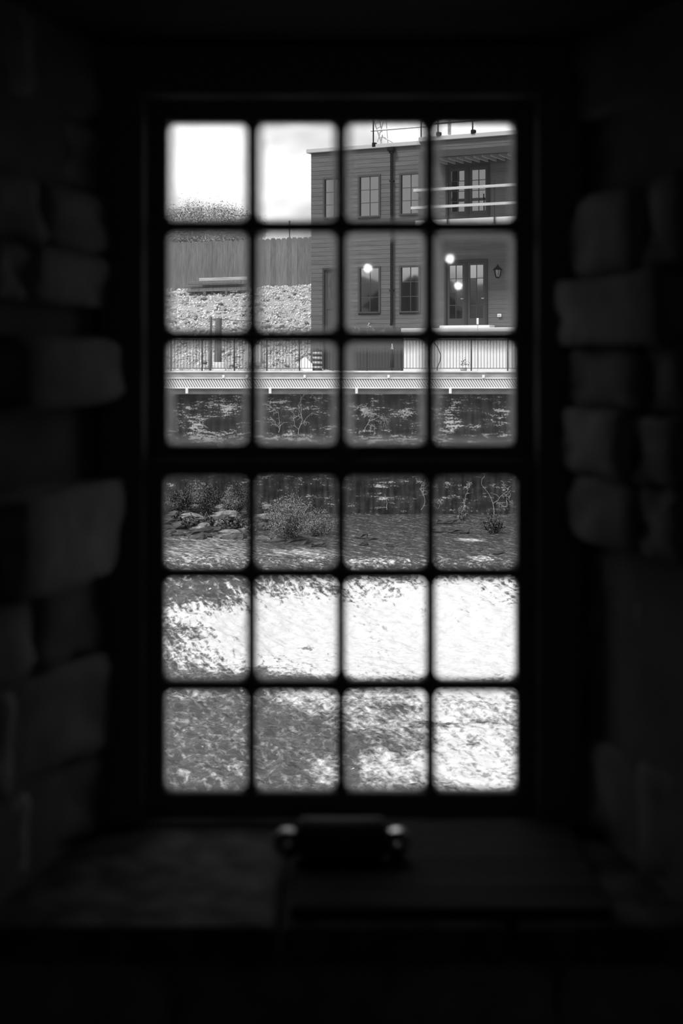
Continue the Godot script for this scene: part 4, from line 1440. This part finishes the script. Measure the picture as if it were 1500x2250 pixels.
func lantern() -> void:
	var w := 0.02
	var l := thing("wall_lantern", "black glazed wall lantern beside the french doors", "lantern", F0 + Basis(Vector3.UP, FTURN) * fpt(1096.5, 600, w), FTURN)
	cbox("wall_plate", Vector3(-0.06, -0.12, 0), Vector3(0.06, 0.2, 0.03), 0.01, M.pipe, l)
	tube("arm", [Vector3(0, -0.08, 0.03), Vector3(0, -0.2, 0.1), Vector3(0, -0.17, 0.17)], 0.014, M.pipe, l)
	var c := Vector3(0, 0, 0.17)
	mk("base", lathe([Vector2(0, -0.2), Vector2(0.06, -0.19), Vector2(0.09, -0.15), Vector2(0.0, -0.15)], 6), M.pipe, l, Transform3D(Basis(), c))
	mk("glass", lathe([Vector2(0.08, -0.15), Vector2(0.125, 0.1)], 6), M.house_glass, l, Transform3D(Basis(), c))
	for k in 6:
		var g := TAU * k / 6.0
		tube("glazing_bar", [c + Vector3(cos(g) * 0.085, -0.15, sin(g) * 0.085), c + Vector3(cos(g) * 0.13, 0.1, sin(g) * 0.13)], 0.009, M.pipe, l, 5)
	mk("roof", lathe([Vector2(0.0, 0.1), Vector2(0.18, 0.1), Vector2(0.17, 0.13), Vector2(0.1, 0.18), Vector2(0.05, 0.24), Vector2(0.02, 0.26), Vector2(0.03, 0.29), Vector2(0.0, 0.32)], 12), M.pipe, l, Transform3D(Basis(), c))
	var o := thing("outlet_box", "small pale outlet box low on the wall beside the french doors", "outlet", F0 + Basis(Vector3.UP, FTURN) * fpt(1097.5, 693, 0.01), FTURN)
	cbox("cover", Vector3(-0.07, -0.055, 0), Vector3(0.07, 0.055, 0.06), 0.01, M.white, o)
	cbox("flap", Vector3(-0.05, -0.03, 0.06), Vector3(0.05, 0.03, 0.075), 0.005, M.concrete, o)

func roof_rails() -> void:
	var r := thing("roof_guard", "grey tube guard rail clamped along the roof edge", "guard rail", F0, FTURN)
	for p in [[820, 323, 0.05], [925, 316, 0.05]]:
		var b := fpt(p[0], p[1], p[2])
		tube("upright", [b, b + Vector3.UP * 1.35], 0.026, M.pipe, r, 6)
		cbox("clamp", b + Vector3(-0.03, 0, -0.1), b + Vector3(0.11, 0.16, 0.07), 0.01, M.pipe, r)
	for p in [[962, 299, 1.72], [1038, 294, 1.72], [1140, 289, 1.72]]:
		var b := fpt(p[0], p[1], p[2])
		tube("upright", [b, b + Vector3.UP * 1.1], 0.026, M.pipe, r, 6)
		cbox("clamp", b + Vector3(-0.05, 0, -0.1), b + Vector3(0.1, 0.14, 0.07), 0.01, M.pipe, r)
	var b2 := fpt(987, 296, 1.5)
	box("broad_upright", b2 + Vector3(-0.05, 0, -0.04), b2 + Vector3(0.05, 1.1, 0.04), M.galv, r)
	var y := fy(815, 287.5, 0.02)
	tube("rail", [Vector3(fu(815, 0.02), y, 0.02), Vector3(fu(940, 0.02), y, 0.02)], 0.034, M.galv, r, 8)
	tube("rail", [Vector3(fu(955, 1.7), fy(955, 272, 1.7), 1.7), Vector3(fu(1160, 1.7), fy(955, 272, 1.7), 1.7)], 0.03, M.pipe, r, 8)
	# ladder and braces standing on the roof behind
	var l := thing("roof_ladder", "slanting ladder and thin braces standing on the flat roof", "ladder", F0, FTURN)
	var lad := [[[822, 268], [838, 315], -0.6, 0.022], [[833, 262], [839, 290], -0.8, 0.022], [[839, 300], [870, 316], -1.0, 0.03], [[829, 312], [842, 268], -0.9, 0.014], [[848, 262], [852, 316], -1.2, 0.014], [[840, 296], [836, 316], -0.8, 0.018]]
	for q in lad:
		tube("brace", [fpt(q[0][0], q[0][1], q[2]), fpt(q[1][0], q[1][1], q[2])], q[3], M.galv, l, 6)
	for k in 4:
		var t := 0.1 + k * 0.22
		tube("rung", [fpt(lerpf(822, 838, t), lerpf(268, 315, t), -0.6), fpt(lerpf(833, 843, t), lerpf(262, 312, t), -0.8)], 0.014, M.galv, l, 6)

# ------------------------------------------------------------------ things in the room
func room_things() -> void:
	# dark board added to darken the right half of the sill
	tag(cbox("added_sill_board", Vector3(-0.105, SILL + 0.0005, -JD + 0.01), Vector3(0.55, SILL + 0.022, -WALL_IN - 0.02), 0.004, M.timber_dark), "dark flat board added to darken half of the stone window sill", "board")
	# iron roller with domed bright ends
	var cx := wx(751, 3.19)
	var ro := thing("iron_roller", "dark iron roller with bright domed ends lying on the sill board", "roller", Vector3(cx, SILL + 0.022 + 0.045, -3.19))
	var turn := Transform3D(Basis(Vector3(0, 0, 1), PI * 0.5), Vector3.ZERO)
	mk("drum", lathe([Vector2(0.0, -0.098), Vector2(0.035, -0.098), Vector2(0.045, -0.088), Vector2(0.045, 0.088), Vector2(0.035, 0.098), Vector2(0.0, 0.098)], 24), M.iron, ro, turn)
	for s in [-1.0, 1.0]:
		var prof := []
		for k in 15:
			var g := PI * 0.86 * k / 14.0
			prof.append(Vector2(sin(g) * 0.034, s * (0.122 + cos(g) * 0.034)))
		mk("domed_end", lathe(prof, 20), M.steel if s < 0.0 else M.steel_dim, ro, Transform3D(turn.basis, Vector3(0, -0.011, 0)))  # left end gets darker metal so its glint stays dimmer
	# hanging bulbs behind the viewer, mirrored by the panes
	for p in [[808.0, 589.0, 0.054], [989.0, 568.0, 0.058], [1007.0, 628.0, 0.052]]:
		var dv := 2.0 * WD + 3.0 + (0.4 if p[0] > 1000.0 else 0.0)
		var pos := Vector3((p[0] - 750.0) / FPX * dv, EYE - (p[1] - HZ) / FPX * dv, dv - 2.0 * WD)
		var lm := thing("pendant_bulb", ["round bare bulb hanging alone on its cord", "larger bare bulb hanging high in the pair", "smaller bare bulb hanging low in the pair"][0 if p[0] < 900.0 else 1 if p[1] < 600.0 else 2], "lamp", pos, 0.0, "hanging bulbs")
		var sp := SphereMesh.new()
		sp.radius = p[2] * 0.5
		sp.height = p[2]
		mk("bulb", sp, M.bulb, lm)
		mk("socket", lathe([Vector2(0, 0.03), Vector2(0.018, 0.03), Vector2(0.018, 0.075), Vector2(0.0, 0.08)], 12), M.black, lm)
		tube("cord", [Vector3(0, 0.075, 0), Vector3(0, 3.3 - pos.y, 0)], 0.003, M.black, lm, 5)
		var li := OmniLight3D.new()
		li.name = "bulb_light"
		li.light_energy = 0.01
		li.light_size = p[2] * 0.5
		li.omni_range = 20.0
		li.omni_attenuation = 2.0
		li.shadow_enabled = true
		lm.add_child(li)
